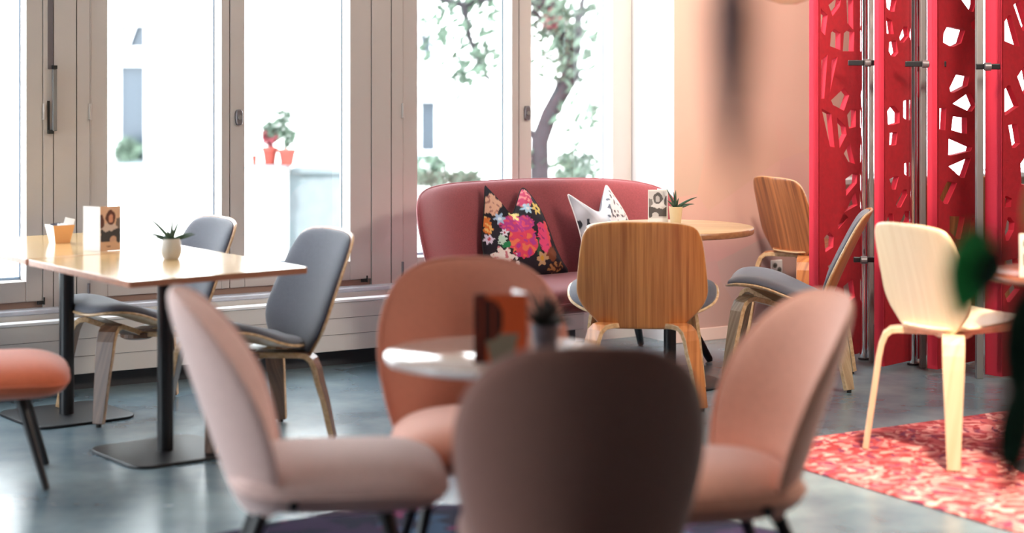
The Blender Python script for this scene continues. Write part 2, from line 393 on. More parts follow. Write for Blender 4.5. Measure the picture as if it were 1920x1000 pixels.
def sash(parent, t0, t1, g0, g1, z0=ZB+.03, z1=ZT, zg=.513):
    """t0..t1 the wood, g0..g1 the opening"""
    m = MB()
    m.wbox(t0, g0, OG-.02, OF, z0, z1).wbox(g1, t1, OG-.02, OF, z0, z1)
    m.wbox(g0, g1, OG-.02, OF, z0, zg).wbox(g0, g1, OG-.02, OF, z1-.1, z1)
    bevel(m.build('sash', M['frame'], parent), .004)
    b = MB(); w_ = .014
    for a in ((g0, g0+w_*.4, zg, z1-.1), (g1-w_*.4, g1, zg, z1-.1), (g0, g1, zg, zg+.012), (g0, g1, z1-.112, z1-.1)):
        b.wbox(a[0], a[1], OG-.006, OG+.012, a[2], a[3])
    b.build('gasket', M['gasket'], parent)
    MB().wbox(g0-.005, g1+.005, OG-.003, OG+.001, zg-.005, z1-.095).build('glass', M['glass'], parent)
T = lambda px: tof(px, OF)
wins = []
def window(name, lo, hi, sashes):
    w_ = thing(name, (0, 0, 0)); S_(w_)
    MB().wbox(lo, hi, OG-.02, OF-.012, ZB, ZB+.03).wbox(lo, hi, OG-.02, OF, ZT, ZT+.02).build('sill_strip', M['strip'], w_)
    for s_ in sashes: sash(w_, *s_)
    return w_
def opx(px): return T(px)
gap = .004
# window_1 (its right edge in view) and two more to the left of the frame, same rhythm
wid = T(733)-T(100)                                         # repeat distance
w2 = window('window_2', T(145), T(695), [(T(170), T(430.5), T(202), T(415.5)), (T(431.8), T(696), T(459), T(656.5))])
w3 = window('window_3', T(735), T(1184), [(T(755), T(972.5), T(783), T(960)), (T(973.8), T(1184), T(996.5), T(1149))])
def shifted(name, k):
    a = T(145)-wid*k; d = -wid*k
    return window(name, T(145)+d, T(695)+d, [(T(170)+d, T(430.5)+d, T(202)+d, T(415.5)+d), (T(431.8)+d, T(696)+d, T(459)+d, T(656.5)+d)])
w1 = window('window_1', T(99)-1.5, T(99), [(T(99)-1.5, T(99)-.78, T(99)-1.4, T(99)-.84), (T(99)-.775, T(80), T(99)-.70, T(49))])
w4 = window('window_4', T(99)-3.4, T(99)-1.9, [(T(99)-3.4, T(99)-2.66, T(99)-3.32, T(99)-2.74), (T(99)-2.65, T(99)-1.9, T(99)-2.57, T(99)-1.98)])
w5 = window('window_5', T(99)-5.3, T(99)-3.8, [(T(99)-5.3, T(99)-4.56, T(99)-5.22, T(99)-4.64), (T(99)-4.55, T(99)-3.8, T(99)-4.47, T(99)-3.88)])
# posts between the windows, panelled with narrow dark gaps
def post(i, segs, back=None):
    lo, hi = segs[0][0], segs[-1][1]
    p_ = MB(); p_.wbox(lo-.002, hi+.002, OG-.1, OF-.012, ZB, ZT)
    for a, b in segs: p_.wbox(a, b, OF-.012, OF+.004, ZB, ZT)
    o = p_.build('trim_%d' % i, M['frame']); S_(o)
    g = MB().wbox(lo, hi, OF-.0125, OF-.009, ZB, ZT).build('gap_shadow', M['gap'], o)
g_ = .0045
post(3, [(T(80)+.002, T(98.8)), (T(99.5)+g_*.6, T(143)-g_*.5), (T(143)+g_*.7, T(168)), (T(168)+.002, T(170))])
post(4, [(T(697), T(733)-g_*.6), (T(733)+g_*.7, T(754.5))])
post(5, [(T(99)-1.9, T(99)-1.7), (T(99)-1.695, T(99)-1.5)])
post(6, [(T(99)-3.8, T(99)-3.6), (T(99)-3.595, T(99)-3.4)])
S_(MB().wbox(-9.6, T(99)-5.3, -.3, -.06, ZB-.02, ZT).build('trim_7', M['white_wall']))
S_(MB().wbox(T(1184)+.0, 0.0, -.3, OF-.03, ZB, ZT).build('trim_8', M['gap']))
# window furniture
def handle(px, py, parent):
    t = T(px); d = (P1+U*t+N*OF).y; z = CH-(py-HOR)*d/F
    o = MB(); pr = []
    q = [(math.copysign(abs(math.cos(a))**.6, math.cos(a))*.018, math.copysign(abs(math.sin(a))**.6, math.sin(a))*.04) for a in [i*math.pi/12 for i in range(24)]]
    k0 = []
    for of, s_ in ((OF, 1), (OF+.016, 1), (OF+.02, .85)):
        k0 += [W(t+x*s_, of, z+y*s_) for x, y in q]
    f = []
    for i in range(2):
        for j in range(24): f.append((i*24+j, i*24+(j+1)%24, (i+1)*24+(j+1)%24, (i+1)*24+j))
    f.append(tuple(48+j for j in range(24)))
    h = mesh('window_lock', k0, f, M['hardware'], parent, False)
    MB().tube([W(t, OF+.02, z), W(t, OF+.028, z)], .011, 16).build('lock_button', M['alu'], h)
handle(447, 220, w2); handle(987, 212, w3)
def hinge(px, py, parent, m=M['frame']):
    t = T(px); d = (P1+U*t+N*OF).y; z = CH-(py-HOR)*d/F
    a = MB().tube([W(t, OF+.008, z-.035), W(t, OF+.008, z+.035)], .007, 12)
    a.tube([W(t, OF+.008, z-.042), W(t, OF+.008, z-.036)], .009, 12)
    autosmooth(a.build('hinge', M['hardware'] if m is None else m, parent))
hinge(168, 208, w2); hinge(754, 206, w3); hinge(82, 208, w1); hinge(754, 503, w3, M['hardware']); hinge(166, 545, w2, M['hardware'])
for px, py, pr in ((684, 527, w2), (78, 566, w1)):
    t = T(px); d = (P1+U*t+N*OF).y; z = ZB+.02
    MB().wbox(t-.022, t+.012, OF, OF+.01, z-.004, z+.012).tube([W(t+.01, OF+.008, z-.006), W(t+.01, OF+.008, z+.028)], .004, 10).build('corner_hinge', M['rubber'], pr)
# espagnolette rod and closer bar on the left post
ta, tb = T(89), T(99)
MB().wbox(ta, tb, OF-.01, OF+.006, CH-(130-HOR)*8.4/F, ZT).build('rod_cover', M['hardware'], w1)
zb_ = CH-(248-HOR)*8.45/F; zt_ = CH-(130-HOR)*8.45/F
bar = bevel(MB().wbox(T(95.5), T(103.5), OF+.012, OF+.035, zb_, zt_).build('handle_bar', M['alu'], w1), .004)
MB().wbox(T(96), T(103), OF+.0, OF+.04, zt_, zt_+.018).wbox(T(88), T(98), OF+.0, OF+.03, zb_-.012, zb_+.006).wbox(T(88), T(92), OF+.0, OF+.012, zb_, zt_-.15).build('handle_cap', M['rubber'], bar)

# window behind the screen
w6 = thing('window_6'); S_(w6)
m = MB(); O2 = .12
for a, b in ((tP, tP+.03), (tQ-.06, tQ)): m.wbox(a, b, O2-.07, O2, zs, zt2)
m.wbox(tP, tQ, O2-.07, O2, zs, zs+.03).wbox(tP, tQ, O2-.07, O2, zt2-.06, zt2)
m.build('frame', M['jamb'], w6)
MB().wbox(tP+.05, tQ-.05, O2-.04, O2-.036, zs+.05, zt2-.05).build('glass', M['glass'], w6)

# radiator under the windows
rad = thing('radiator', W(tR, .02), WROT); tag(rad, 'long low cream panel radiator mounted under the window sill', 'radiator')
L_ = tR+9.0
m = MB(); m.box(-L_, 0, -.082, -.02, .085, .33)
body = bevel(m.build('panel', M['radiator'], rad), .004)
m = MB()
for z in (.168, .25): m.box(-L_, 0, -.0835, -.08, z, z+.0022)
m.build('groove', M['alu'], body)
m = MB(); m.box(-L_-.002, .002, -.088, -.016, .33, .344); bevel(m.build('top_cover', M['jamb'], rad), .003)
for k in range(1, 4): MB().box(-k*1.5, -k*1.5+.04, -.025, -.008, .12, .3).build('bracket', M['alu'], rad)
# socket on the pink wall
t = tof(1457, .332); d = (P1+U*t+N*.332).y; z = CH-(506-HOR)*d/F
so = thing('wall_socket', W(t, .32, z), WROT); tag(so, 'white triple power socket low on the pink wall', 'socket')
bevel(MB().box(-.04, .04, -.012, .0, -.055, .055).build('plate', M['bowl_white'], so), .004)
for (x, zz) in ((-.015, .025), (.016, 0), (-.015, -.025)):
    q = MB().tube([(x, -.0125, zz), (x, -.0145, zz)], .015, 18).build('socket_well', M['alu'], so)
    mm = MB()
    for dx in (-.006, 0, .006): mm.tube([(x+dx, -.0146, zz+(0 if dx else -.003)), (x+dx, -.016, zz+(0 if dx else -.003))], .0024, 8)
    mm.build('pin_hole', M['rubber'], q)

# ================================================================ OUTDOORS
S_(MB().box(-40, 50, 11.0, 60, -.35, -.3).build('ground', M['ext_ground']))
gr = bpy.data.objects['ground']; gr.rotation_euler = (0, 0, 0)
bd = thing('building', (0, 24, -.3)); tag(bd, 'white rendered house across the courtyard with blue grey windows', 'building')
def extpx(px, d): return (px-960)/F*d
def extz(py, d): return CH-(py-HOR)*d/F
D = 24.0
ops = []
def ewin(x0, x1, y0, y1): ops.append((extpx(x0, D), extpx(x1, D), extz(y1, D), extz(y0, D)))
ewin(217, 272, 42, 94); ewin(216, 272, 118, 318); ewin(782, 820, 185, 290); ewin(782, 812, 60, 105); ewin(-260, -190, 60, 320)
xs = sorted(set([-26, 34]+[a for o in ops for a in o[:2]])); zs_ = sorted(set([0-.0, 9]+[a for o in ops for a in o[2:]]))
m = MB()
for i in range(len(xs)-1):
    for j in range(len(zs_)-1):
        cx = (xs[i]+xs[i+1])/2; cz = (zs_[j]+zs_[j+1])/2
        if not any(o[0] < cx < o[1] and o[2] < cz < o[3] for o in ops): m.box(xs[i], xs[i+1], 0, .4, zs_[j]+.3, zs_[j+1]+.3)
m.box(-26, 34, .0, .4, 0, .3)
m.build('wall', M['ext_wall'], bd)
for k, o in enumerate(ops):
    fr = MB()
    a, b, c, e = o[0], o[1], o[2]+.3, o[3]+.3
    fr.box(a, a+.04, .12, .18, c, e).box(b-.03, b, .12, .18, c, e).box(a, b, .12, .18, c, c+.04).box(a, b, .12, .18, e-.04, e)
    wf = fr.build('window', M['jamb'], bd)
    MB().box(a+.02, b-.02, .16, .165, c+.02, e-.02).build('pane', M['ext_glass'], wf)
    MB().box(a-.05, b+.05, -.1, .12, c-.06, c).build('window_sill', M['ext_grey'], bd)
ob = ops[0]; MB().quadbox([(ob[0]+.05,.05,ob[2]+.32),(ob[0]+.14,.05,ob[2]+.32),(ob[0]+.14,.1,ob[2]+.32),(ob[0]+.05,.1,ob[2]+.32),(ob[0]+.16,.05,ob[3]+.26),(ob[0]+.25,.05,ob[3]+.26),(ob[0]+.25,.1,ob[3]+.26),(ob[0]+.16,.1,ob[3]+.26)]).build('open_sash', M['jamb'], bd)

def foliage(n, c, r, sz, rnd, squash=1.0):
    V, Fq = [], []
    for i in range(n):
        a = rnd.uniform(0, 6.28); u = rnd.uniform(-1, 1); rr = rnd.random()**.4
        p = Vector(c)+Vector((math.cos(a)*math.sqrt(1-u*u), math.sin(a)*math.sqrt(1-u*u), u*squash))*r*rr
        q = Vector((rnd.gauss(0, 1), rnd.gauss(0, 1), rnd.gauss(0, 1))).normalized(); s_ = q.orthogonal().normalized(); t_ = q.cross(s_)
        L = sz*rnd.uniform(.7, 1.3); k = len(V)
        V += [p-s_*L, p+t_*L*.4+q*L*.1, p+s_*L, p-t_*L*.4+q*L*.1]; Fq.append((k, k+1, k+2, k+3))
    return V, Fq
rnd = random.Random(3)
# window box plants on the far sill
wp = thing('window_box', (extpx(244, D), D-.14, ops[1][2]+.0)); tag(wp, 'planter of green leaves on the far house window ledge', 'planter')
bevel(MB().box(-.19, .19, -.08, .1, 0, .12).build('trough', M['ext_grey'], wp), .01)
V, Fq = foliage(300, (0, 0, .26), .2, .05, rnd, .9); mesh('foliage', V, Fq, M['ext_leaf'], wp)
# garden wall with flower pots
Dg = 15.0; gz = extz(312, Dg)
gw = thing('garden_wall', (extpx(520, Dg), Dg, -.3)); tag(gw, 'low white garden wall with stone coping beyond the window', 'wall')
x0, x1, xm = extpx(420, Dg)-extpx(520, Dg), extpx(600, Dg)-extpx(520, Dg), extpx(531, Dg)-extpx(520, Dg)
MB().box(x0-1.2, xm, 0, .5, 0, gz+.27).build('wall', M['ext_wall'], gw)
MB().box(xm, x1+.4, .35, .9, 0, gz+.22).build('return_wall', M['ext_grey'], gw)
bevel(MB().box(x0-1.2, xm+.02, -.04, .5, gz+.27, gz+.3).box(xm+.02, x1+.4, .3, .9, gz+.22, gz+.27).build('coping', M['ext_grey'], gw), .008)
def outpot(px, py0, py1, wpx, lab, leafs, name='flower_pot', dd=0):
    d = Dg+.2+dd; sc = d/F; h = (py1-py0)*sc; r = wpx*sc/2
    o = thing(name, (extpx(px, d), d, gz)); tag(o, lab, 'flower pot', 'flower pots on the garden wall')
    autosmooth(MB().lathe([(r*.7, 0), (r*.95, h*.75), (r*1.05, h*.76), (r*1.05, h), (r*.9, h), (r*.85, h*.9)], 24).build('pot', M['terracotta'], o))
    for (dx, dz, rr, mm) in leafs:
        V, Fq = foliage(160, (dx, 0, h+dz), rr, .03, rnd); mesh('foliage', V, Fq, mm, o)
outpot(538, 277, 307, 34, 'terracotta pot with bushy green plant on the garden wall', [(0, .1, .09, M['ext_leaf']), (-.03, .24, .1, M['ext_leaf'])], dd=-.02)
outpot(506, 274, 307, 30, 'smaller terracotta pot with reddish flowers on the garden wall', [(0, .08, .08, M['red_leaf']), (0, .15, .08, M['ext_leaf'])], dd=.05)
outpot(477, 282, 301, 12, 'tiny bare clay pot standing alone on the garden wall', [])
# round mirror-like lamp at the top (traffic mirror on the facade)
rm = thing('convex_mirror', (extpx(468, 16), 16, extz(18, 16))); tag(rm, 'round convex street mirror hanging outside, cut by the window frame', 'mirror')
M['mirror_face'] = mat('mirror_face', (190,205,205), .1, metal=.8)
MB().tube([(0, 0, 0), (0, .03, 0)], .17, 40).build('rim', M['ext_glass'], rm)
MB().tube([(0, -.012, 0), (0, 0, 0)], [.15, .155], 40).build('face', M['mirror_face'], rm)
MB().box(-.02, .02, .03, 7.9, -.02, .02).build('arm', M['ext_grey'], rm)
# tree
Dt = 15.5
tr = thing('tree', (extpx(1018, Dt), Dt, -.3)); tag(tr, 'leaning dark trunked tree with sparse leaves outside the sofa window', 'tree')
def tp(px, py): return Vector((extpx(px, Dt)-extpx(1018, Dt), 0, extz(py, Dt)+.3))
trunk = [Vector((0, 0, 0)), tp(1016, 420), tp(1012, 330), tp(1012, 265), tp(1030, 215), tp(1052, 175), tp(1070, 140), tp(1062, 95), tp(1042, 55), tp(1028, 20), tp(1015, -40), tp(1000, -160)]
autosmooth(MB().tube(trunk, [.13, .11, .085, .08, .075, .075, .085, .065, .06, .065, .06, .04], 12).build('trunk', M['bark'], tr), 60)
for pts, r0 in (([tp(1012, 265), tp(985, 240), tp(960, 250), tp(935, 235)], .04), ([tp(1070, 135), tp(1082, 90), tp(1085, 40), tp(1100, -40)], .05), ([tp(1028, 20), tp(960, -20), tp(870, 10), tp(800, -10)], .05),
                ([tp(870, 10), tp(880, 70), tp(900, 120), tp(930, 170)], .03), ([tp(1040, 60), tp(1000, 20), tp(960, 60)], .03)):
    MB().tube(pts, [r0*(1-i*.2) for i in range(4)][:len(pts)], 8).build('branch', M['bark'], tr)
V, Fq = [], []
for (px, py, r, n, zz) in ((1060, 110, .3, 150, 0), (1075, 30, .35, 160, .3), (1010, 10, .3, 120, 0), (880, 20, .4, 130, .2), (930, 110, .28, 60, 0), (1085, 220, .25, 60, 0), (1085, 310, .2, 70, .2), (860, 140, .25, 50, .2), (990, 300, .15, 25, 0), (820, 60, .3, 60, 0), (960, 190, .2, 30, 0)):
    v, f = foliage(int(n*1.9), tp(px, py)+Vector((0, zz, 0)), r, .055, rnd); k = len(V); V += v; Fq += [tuple(i+k for i in q) for q in f]
mesh('foliage', V, Fq, M['ext_leaf'], tr)
V, Fq = foliage(60, tp(1032, 40)+Vector((0, -.1, 0)), .1, .03, rnd); mesh('blossom', V, Fq, M['red_leaf'], tr)
for i, (px, py, rr) in enumerate(((805, 330, .25), (872, 345, .2), (1080, 330, .3))):
    d = 17.5
    hb = thing('shrub', (extpx(px, d), d, -.3)); tag(hb, ['pale green shrub at the foot of the far house', 'round pale shrub beside the sofa window edge', 'green shrub behind the leaning tree trunk'][i], 'shrub', 'courtyard shrubs')
    zc = extz(py, d)+.3
    V, Fq = foliage(350, (0, 0, zc), rr, .05, rnd, .8); mesh('foliage', V, Fq, M['ext_leaf'], hb)
    MB().tube([(0, 0, 0), (.02, 0, zc)], [.03, .015], 8).build('stem', M['bark'], hb)

# ================================================================ CHAIRS
def ribbon(path, wid, th, tang):
    """bent plywood strip: path points, width vector tang"""
    m = MB(); n = len(path); k = 0
    for i, p in enumerate(path):
        d = (path[min(i+1, n-1)]-path[max(i-1, 0)]).normalized(); b = d.cross(tang).normalized()
        w_ = wid[i]/2
        m.v += [p-tang*w_-b*th/2, p+tang*w_-b*th/2, p+tang*w_+b*th/2, p-tang*w_+b*th/2]
    for i in range(n-1):
        for j in range(4): m.f.append((i*4+j, (i)*4+(j+1)%4, (i+1)*4+(j+1)%4, (i+1)*4+j))
    m.f += [(3,2,1,0), ((n-1)*4, (n-1)*4+1, (n-1)*4+2, (n-1)*4+3)]
    return m
def ply_leg(parent, fx, fy, ztop, m_face, m_edge, w0=.085, w1=.05, hub=.03, zc=None):
    R = math.hypot(fx, fy); rad_ = Vector((fx/R, fy/R, 0)); tang = Vector((-fy/R, fx/R, 0))
    zc = ztop-.02 if zc is None else zc
    rs = [(hub, zc), (R*.45, zc+(ztop-zc)*.7), (R*.62, ztop), (R*.70, ztop-.004), (R*.765, ztop-.022), (R*.81, ztop-.06), (R*.84, ztop-.11), (R*.9, ztop*.48), (R*.995, .012)]
    ws = [w0, w0, w0, w0, w0, w0*.98, w0*.95, (w0+w1)/2, w1]
    path = [rad_*r+Vector((0, 0, z)) for r, z in rs]
    m = ribbon(path, ws, .024, tang)
    o = m.build('leg', m_face, parent); o.data.materials.append(m_edge)
    for i, p in enumerate(o.data.polygons):
        if i < (len(rs)-1)*4 and i % 4 in (1, 3): p.material_index = 1
    bevel(o, .003); 
    mm = MB().tube([rad_*(R-.002), rad_*(R-.002)+Vector((0, 0, .014))], .011, 12); mm.build('foot_pad', M['rubber'], o)
    return o
def shell_chair(name, upholstered, H, Wb, seat_z, Ws, foot, mb, ml, medge, lean=.17, fab=M['grey_fabric'], yb=None):
    """plywood shell chair. H total height, Wb widest back width, seat_z at the back of the seat"""
    o = thing(name); zb = seat_z-(.04 if upholstered else .015); hh = H-zb
    half = [(0, 0), (.5, 0), (.62, .02), (.74, .09), (.9, .19), (.985, .29), (1, .38), (.97, .58), (.93, .76), (.88, .88), (.78, .955), (.6, .985), (.3, 1.0), (0, 1.0)]
    ol = mirror([(x*Wb/2, zb+z*hh) for x, z in half])
    yb = yb or .2*foot[1]/.3
    def midb(x, z):
        s_ = max(0, (z-zb)/hh); return (x, yb-.02+lean*(s_**1.15)-.62*x*x, z)
    # surface orientation: front normal must point to -y
    def mb_(x, z): return midb(x, z)
    back, _ = pad('backrest', ol, mb_, .007, .007, mb, o, p=40, rings=10, n=96, edge_m=medge, q=.35)
    if upholstered:
        c = (0, (zb+H)/2)
        ol2 = [(c[0]+(x-c[0])*.965, c[1]+(z-c[1])*.965) for x, z in ol]
        pad('back_pad', ol2, lambda x, z: tuple(Vector(midb(x, z))+Vector((0, -.008, 0))), .026, .0, fab, back, p=7, rings=12, n=96)
    # seat
    sh = [(0, -.31), (.48, -.31), (.8, -.285), (.95, -.23), (1, -.11), (.98, -.01), (.88, .07), (.69, .15), (.5, .195), (.4, .215), (0, .215)]
    so_ = mirror([(x*Ws/2, y*foot[1]/.3 if y < 0 else y*((yb-.022)/.215 if upholstered else foot[1]/.3)) for x, y in sh])
    rise = .085 if upholstered else .03
    def mids(x, y):
        u = max(-.32, min(.22, y))
        z = seat_z+rise*(1/(1+math.exp((u+.04)*18)))-.10*max(0, -u-.24)**1.0 + (.38 if upholstered else .25)*x*x
        return (x, y, z)
    seat, _ = pad('seat', so_, mids, .007, .007, mb if not upholstered else medge, o, p=40, rings=12, n=96, edge_m=medge, q=.35)
    if upholstered:
        pad('seat_pad', [(x*.97, y*.97) for x, y in so_], lambda x, y: tuple(Vector(mids(x, y))+Vector((0, 0, .007))), .042, .0, fab, seat, p=6, rings=12, n=96)
    fx, fy = foot
    zl = seat_z-.02
    for sx, sy in ((-1, -1), (1, -1), (-1, 1), (1, 1)):
        ply_leg(o, sx*fx, sy*fy, (zl+rise*.62) if sy < 0 else zl-.004, ml, medge, zc=zl-.006)
    MB().lathe([(.06, zl-.03), (.075, zl-.022), (.075, zl-.0)], 20).build('hub', ml, o)
    # join between seat and back
    bevel(MB().box(-Wb*.2, Wb*.2, yb-.06, yb-.028, zb+.002, zb+.02).build('joint_plate', mb, o), .005)
    return o
def put(o, origin, dirv, scale=1):
    o.location = origin; o.rotation_euler = (0, 0, face(*dirv)); o.scale = (scale,)*3; return o

GR_W = 'grey upholstered shell chairs'
# grey chairs at the square tables; their brown legs
dv = Vector((.484, .32)).normalized()                    # front -> rear
grey = shell_chair('shell_chair', True, .845, .56, .375, .56, (.24, .27), M['walnut_dark'], M['leg_brown'], M['ply_edge'], lean=.20, yb=.235)
fl_ = ground(414, 860); rn = ground(660, 828); ff = ground(272, 816)
c1 = Vector(((ff.x+rn.x)/2, (ff.y+rn.y)/2, 0))
put(grey, c1, (-dv.x, -dv.y), 1.0)
tag(grey, 'grey upholstered chair with walnut back at the near square table', 'chair', 'chairs at the square tables')
g2 = copy_tree(grey); g2.location = c1 + Vector((-.571, .57, 0)); tag(g2, 'grey upholstered chair partly hidden behind the potted aloe', 'chair', 'chairs at the square tables')
# chairs at the round wooden table
ch_c = shell_chair('shell_chair', True, .84, .59, .385, .70, (.27, .27), M['walnut'], M['leg_tan'], M['ply_edge'], lean=.14)
rr_ = ground(1327, 772); dvec = Vector((.09, .996)).normalized(); side = Vector((dvec.y, -dvec.x))
c2 = Vector((-.022, 0, 0)) + rr_ + Vector((dvec.x, dvec.y, 0))*.27 - Vector((side.x, side.y, 0))*.27
put(ch_c, c2, (dvec.x, dvec.y)); tag(ch_c, 'tan wooden chair seen from behind, grey seat, at the round wooden table', 'chair', 'chairs around the wooden round table')
ch_r = shell_chair('shell_chair', True, .84, .55, .385, .58, (.27, .29), M['walnut'], M['leg_pale'], M['ply_edge'], lean=.22)
fr_ = ground(1355, 728); re_ = ground(1597, 737); dd_ = (re_-fr_).normalized(); perp = Vector((-dd_.y, dd_.x, 0))
c3 = (fr_+re_)/2 + perp*.27
put(ch_r, c3, (-dd_.x, -dd_.y)); tag(ch_r, 'grey padded wooden chair in side view between round wooden table and red screen', 'chair', 'chairs around the wooden round table')
# plain wooden chairs
cream = shell_chair('shell_chair', False, .925, .47, .515, .46, (.24, .24), M['cream'], M['cream_leg'], M['cream_leg'], lean=.12)
A_, C_, B_ = ground(1610, 848), ground(1800, 888), ground(1775, 823)
c4 = (C_+B_)/2; fdir = (B_-A_).normalized()
put(cream, c4, (fdir.x, fdir.y)); tag(cream, 'pale cream plywood chair standing on the red rug in front of the screen', 'chair')
far = shell_chair('shell_chair', False, .925, .47, .515, .46, (.24, .24), M['walnut_dark'], M['leg_tan'], M['ply_edge'], lean=.12)
A2 = ground(1393, 638); put(far, c4+(A2-A_)+Vector((0, 0, 0)), (.859, .511)); far.location = far.location+Vector((-.015, -.07, 0))
tag(far, 'dark walnut plywood chair against the pink wall above the socket', 'chair')
# one more behind the screen
o5 = copy_tree(far); o5.location = ground(1790, 640)+Vector((.05, .1, 0)); o5.rotation_euler = (0, 0, face(.1, 1)); tag(o5, 'walnut plywood chair glimpsed through the holes of the red screen', 'chair')

# padded shell chairs round the low glossy table
def beetle(name, ms, mseat, W2=.285, H=.90):
    o = thing(name)
    half = [(0, .315), (.12, .315), (.185, .33), (.225, .37), (.255, .45), (.278, .55), (.287, .64), (.28, .72), (.255, .79), (.21, .85), (.14, .887), (.06, .899), (0, .90)]
    k = W2/.287; ol = mirror([(x*k, .315+(z-.315)*(H-.315)/.585) for x, z in half])
    def midb(x, z):
        s_ = (z-.315)/(H-.315); return (x, .165+.20*s_-(2.3-1.0*s_)*x*x, z)
    sh, rim = pad('backrest', ol, midb, .024, .022, ms, o, p=5, rings=14, n=96)
    MB().tube([p+Vector((0, -.004, 0)) for p in rim]+[rim[0]+Vector((0, -.004, 0))], .0055, 8, cap=False).build('piping', ms, sh, True)
    so_ = mirror([(0, -.38), (.12, -.38), (.2, -.365), (.245, -.31), (.262, -.2), (.262, 0), (.245, .1), (.19, .17), (.1, .2), (0, .205)])
    def mids(x, y): return (x, y, .405-.25*max(0, -y-.22)**1.5-.02*(x/.26)**2)
    st, rim2 = pad('seat', so_, mids,   .065, .08, mseat, o, p=4, rings=14, n=96)
    MB().tube([p+Vector((0, 0, .0)) for p in rim2]+[rim2[0]], .005, 8, cap=False).build('piping', mseat, st, True)
    bevel(MB().box(-.13, .13, -.2, .12, .33, .352).build('seat_base', M['black'], o), .006)
    for sx in (-1, 1):
        MB().tube([(sx*.262, .03, .37), (sx*.276, .03, .37)], .013, 16).build('bolt', M['black'], sh)
    for sx, y0, y1 in ((-1, -.2, -.3), (1, -.2, -.3), (-1, .1, .24), (1, .1, .24)):
        l = MB().tube([(sx*.13, y0, .35), (sx*.15, y0+(y1-y0)*.15, .30), (sx*.215, y1, .004)], [.022, .02, .0125], 14).build('leg', M['black'], o)
        autosmooth(l)
    return o
def at(px, d): return Vector(((px-960)/F*d, d, 0))
b_front = beetle('lounge_chair', M['taupe'], M['taupe'], .285)
b_front.location = at(1080, 4.08)+Vector((0, -.32, 0))*0; b_front.location.y -= .0
put(b_front, at(1076, 4.36), (-.06, 1), 1.02); tag(b_front, 'dark taupe padded chair seen from behind, nearest at the glossy round table', 'chair', 'padded chairs round the glossy table')
b_rear = beetle('lounge_chair', M['salmon_shaded'], M['salmon'], .30)
put(b_rear, at(893, 5.64), (.10, -1), 1.0); tag(b_rear, 'shaded salmon padded chair facing forward behind the glossy round table', 'chair', 'padded chairs round the glossy table')
b_left = beetle('lounge_chair', M['blush'], M['blush'])
put(b_left, at(572, 5.05), (1, .12), 1.02); tag(b_left, 'pale blush padded chair in profile, between square tables and glossy round table', 'chair', 'padded chairs round the glossy table')
b_right = beetle('lounge_chair', M['salmon_lit'], M['salmon_lit'])
put(b_right, at(1348, 5.0), (-.965, -.26), 1.0); tag(b_right, 'brightly lit salmon padded chair with curved back turned beside the red rug', 'chair', 'padded chairs round the glossy table')
b_orange = beetle('lounge_chair', M['rust'], M['rust'])
fo = ground(160, 888)
put(b_orange, (fo.x-.42, fo.y-.14, 0), (.97, .25)); tag(b_orange, 'orange rust padded seat with black legs, mostly cut by the frame edge', 'chair')

# ================================================================ SOFA
sofa = thing('sofa', W(-.94, .6), WROT); tag(sofa, 'dusty rose two seat sofa with curved wraparound back under the window', 'sofa')
half = [(0, .33), (.5, .33), (.60, .35), (.655, .42), (.69, .55), (.715, .68), (.72, .77), (.69, .85), (.61, .895), (.45, .915), (.2, .922), (0, .924)]; half = [(x*1.05, z) for x, z in half]
def smid(x, z):
    s_ = (z-.33)/.6; return (x*(1+.04*s_), .25+.15*s_-.34*(abs(x)/.756)**3.2, z)
sb, rim = pad('backrest', mirror(half), smid, .05, .035, M['rose'], sofa, p=8, rings=18, n=140)
MB().tube([p for p in rim]+[rim[0]], .006, 8, cap=False).build('piping', M['rose'], sb, True)
so_ = mirror([(0, -.42), (.45, -.42), (.62, -.40), (.71, -.33), (.75, -.2), (.73, 0), (.66, .14), (.5, .24), (.2, .28), (0, .285)])
st, rim2 = pad('seat', so_, lambda x, y: (x, y, .372), .078, .06, M['rose'], sofa, p=8, rings=16, n=140)
MB().tube([p for p in rim2]+[rim2[0]], .006, 8, cap=False).build('piping', M['rose'], st, True)
for sx, sy in ((-1, -1), (1, -1), (-1, 1), (1, 1)):
    autosmooth(MB().tube([(sx*.6, sy*.2, .33), (sx*.74, sy*.31, .012), (sx*.742, sy*.311, .003)], [.03, .018, .014], 16).build('leg', M['black'], sofa))

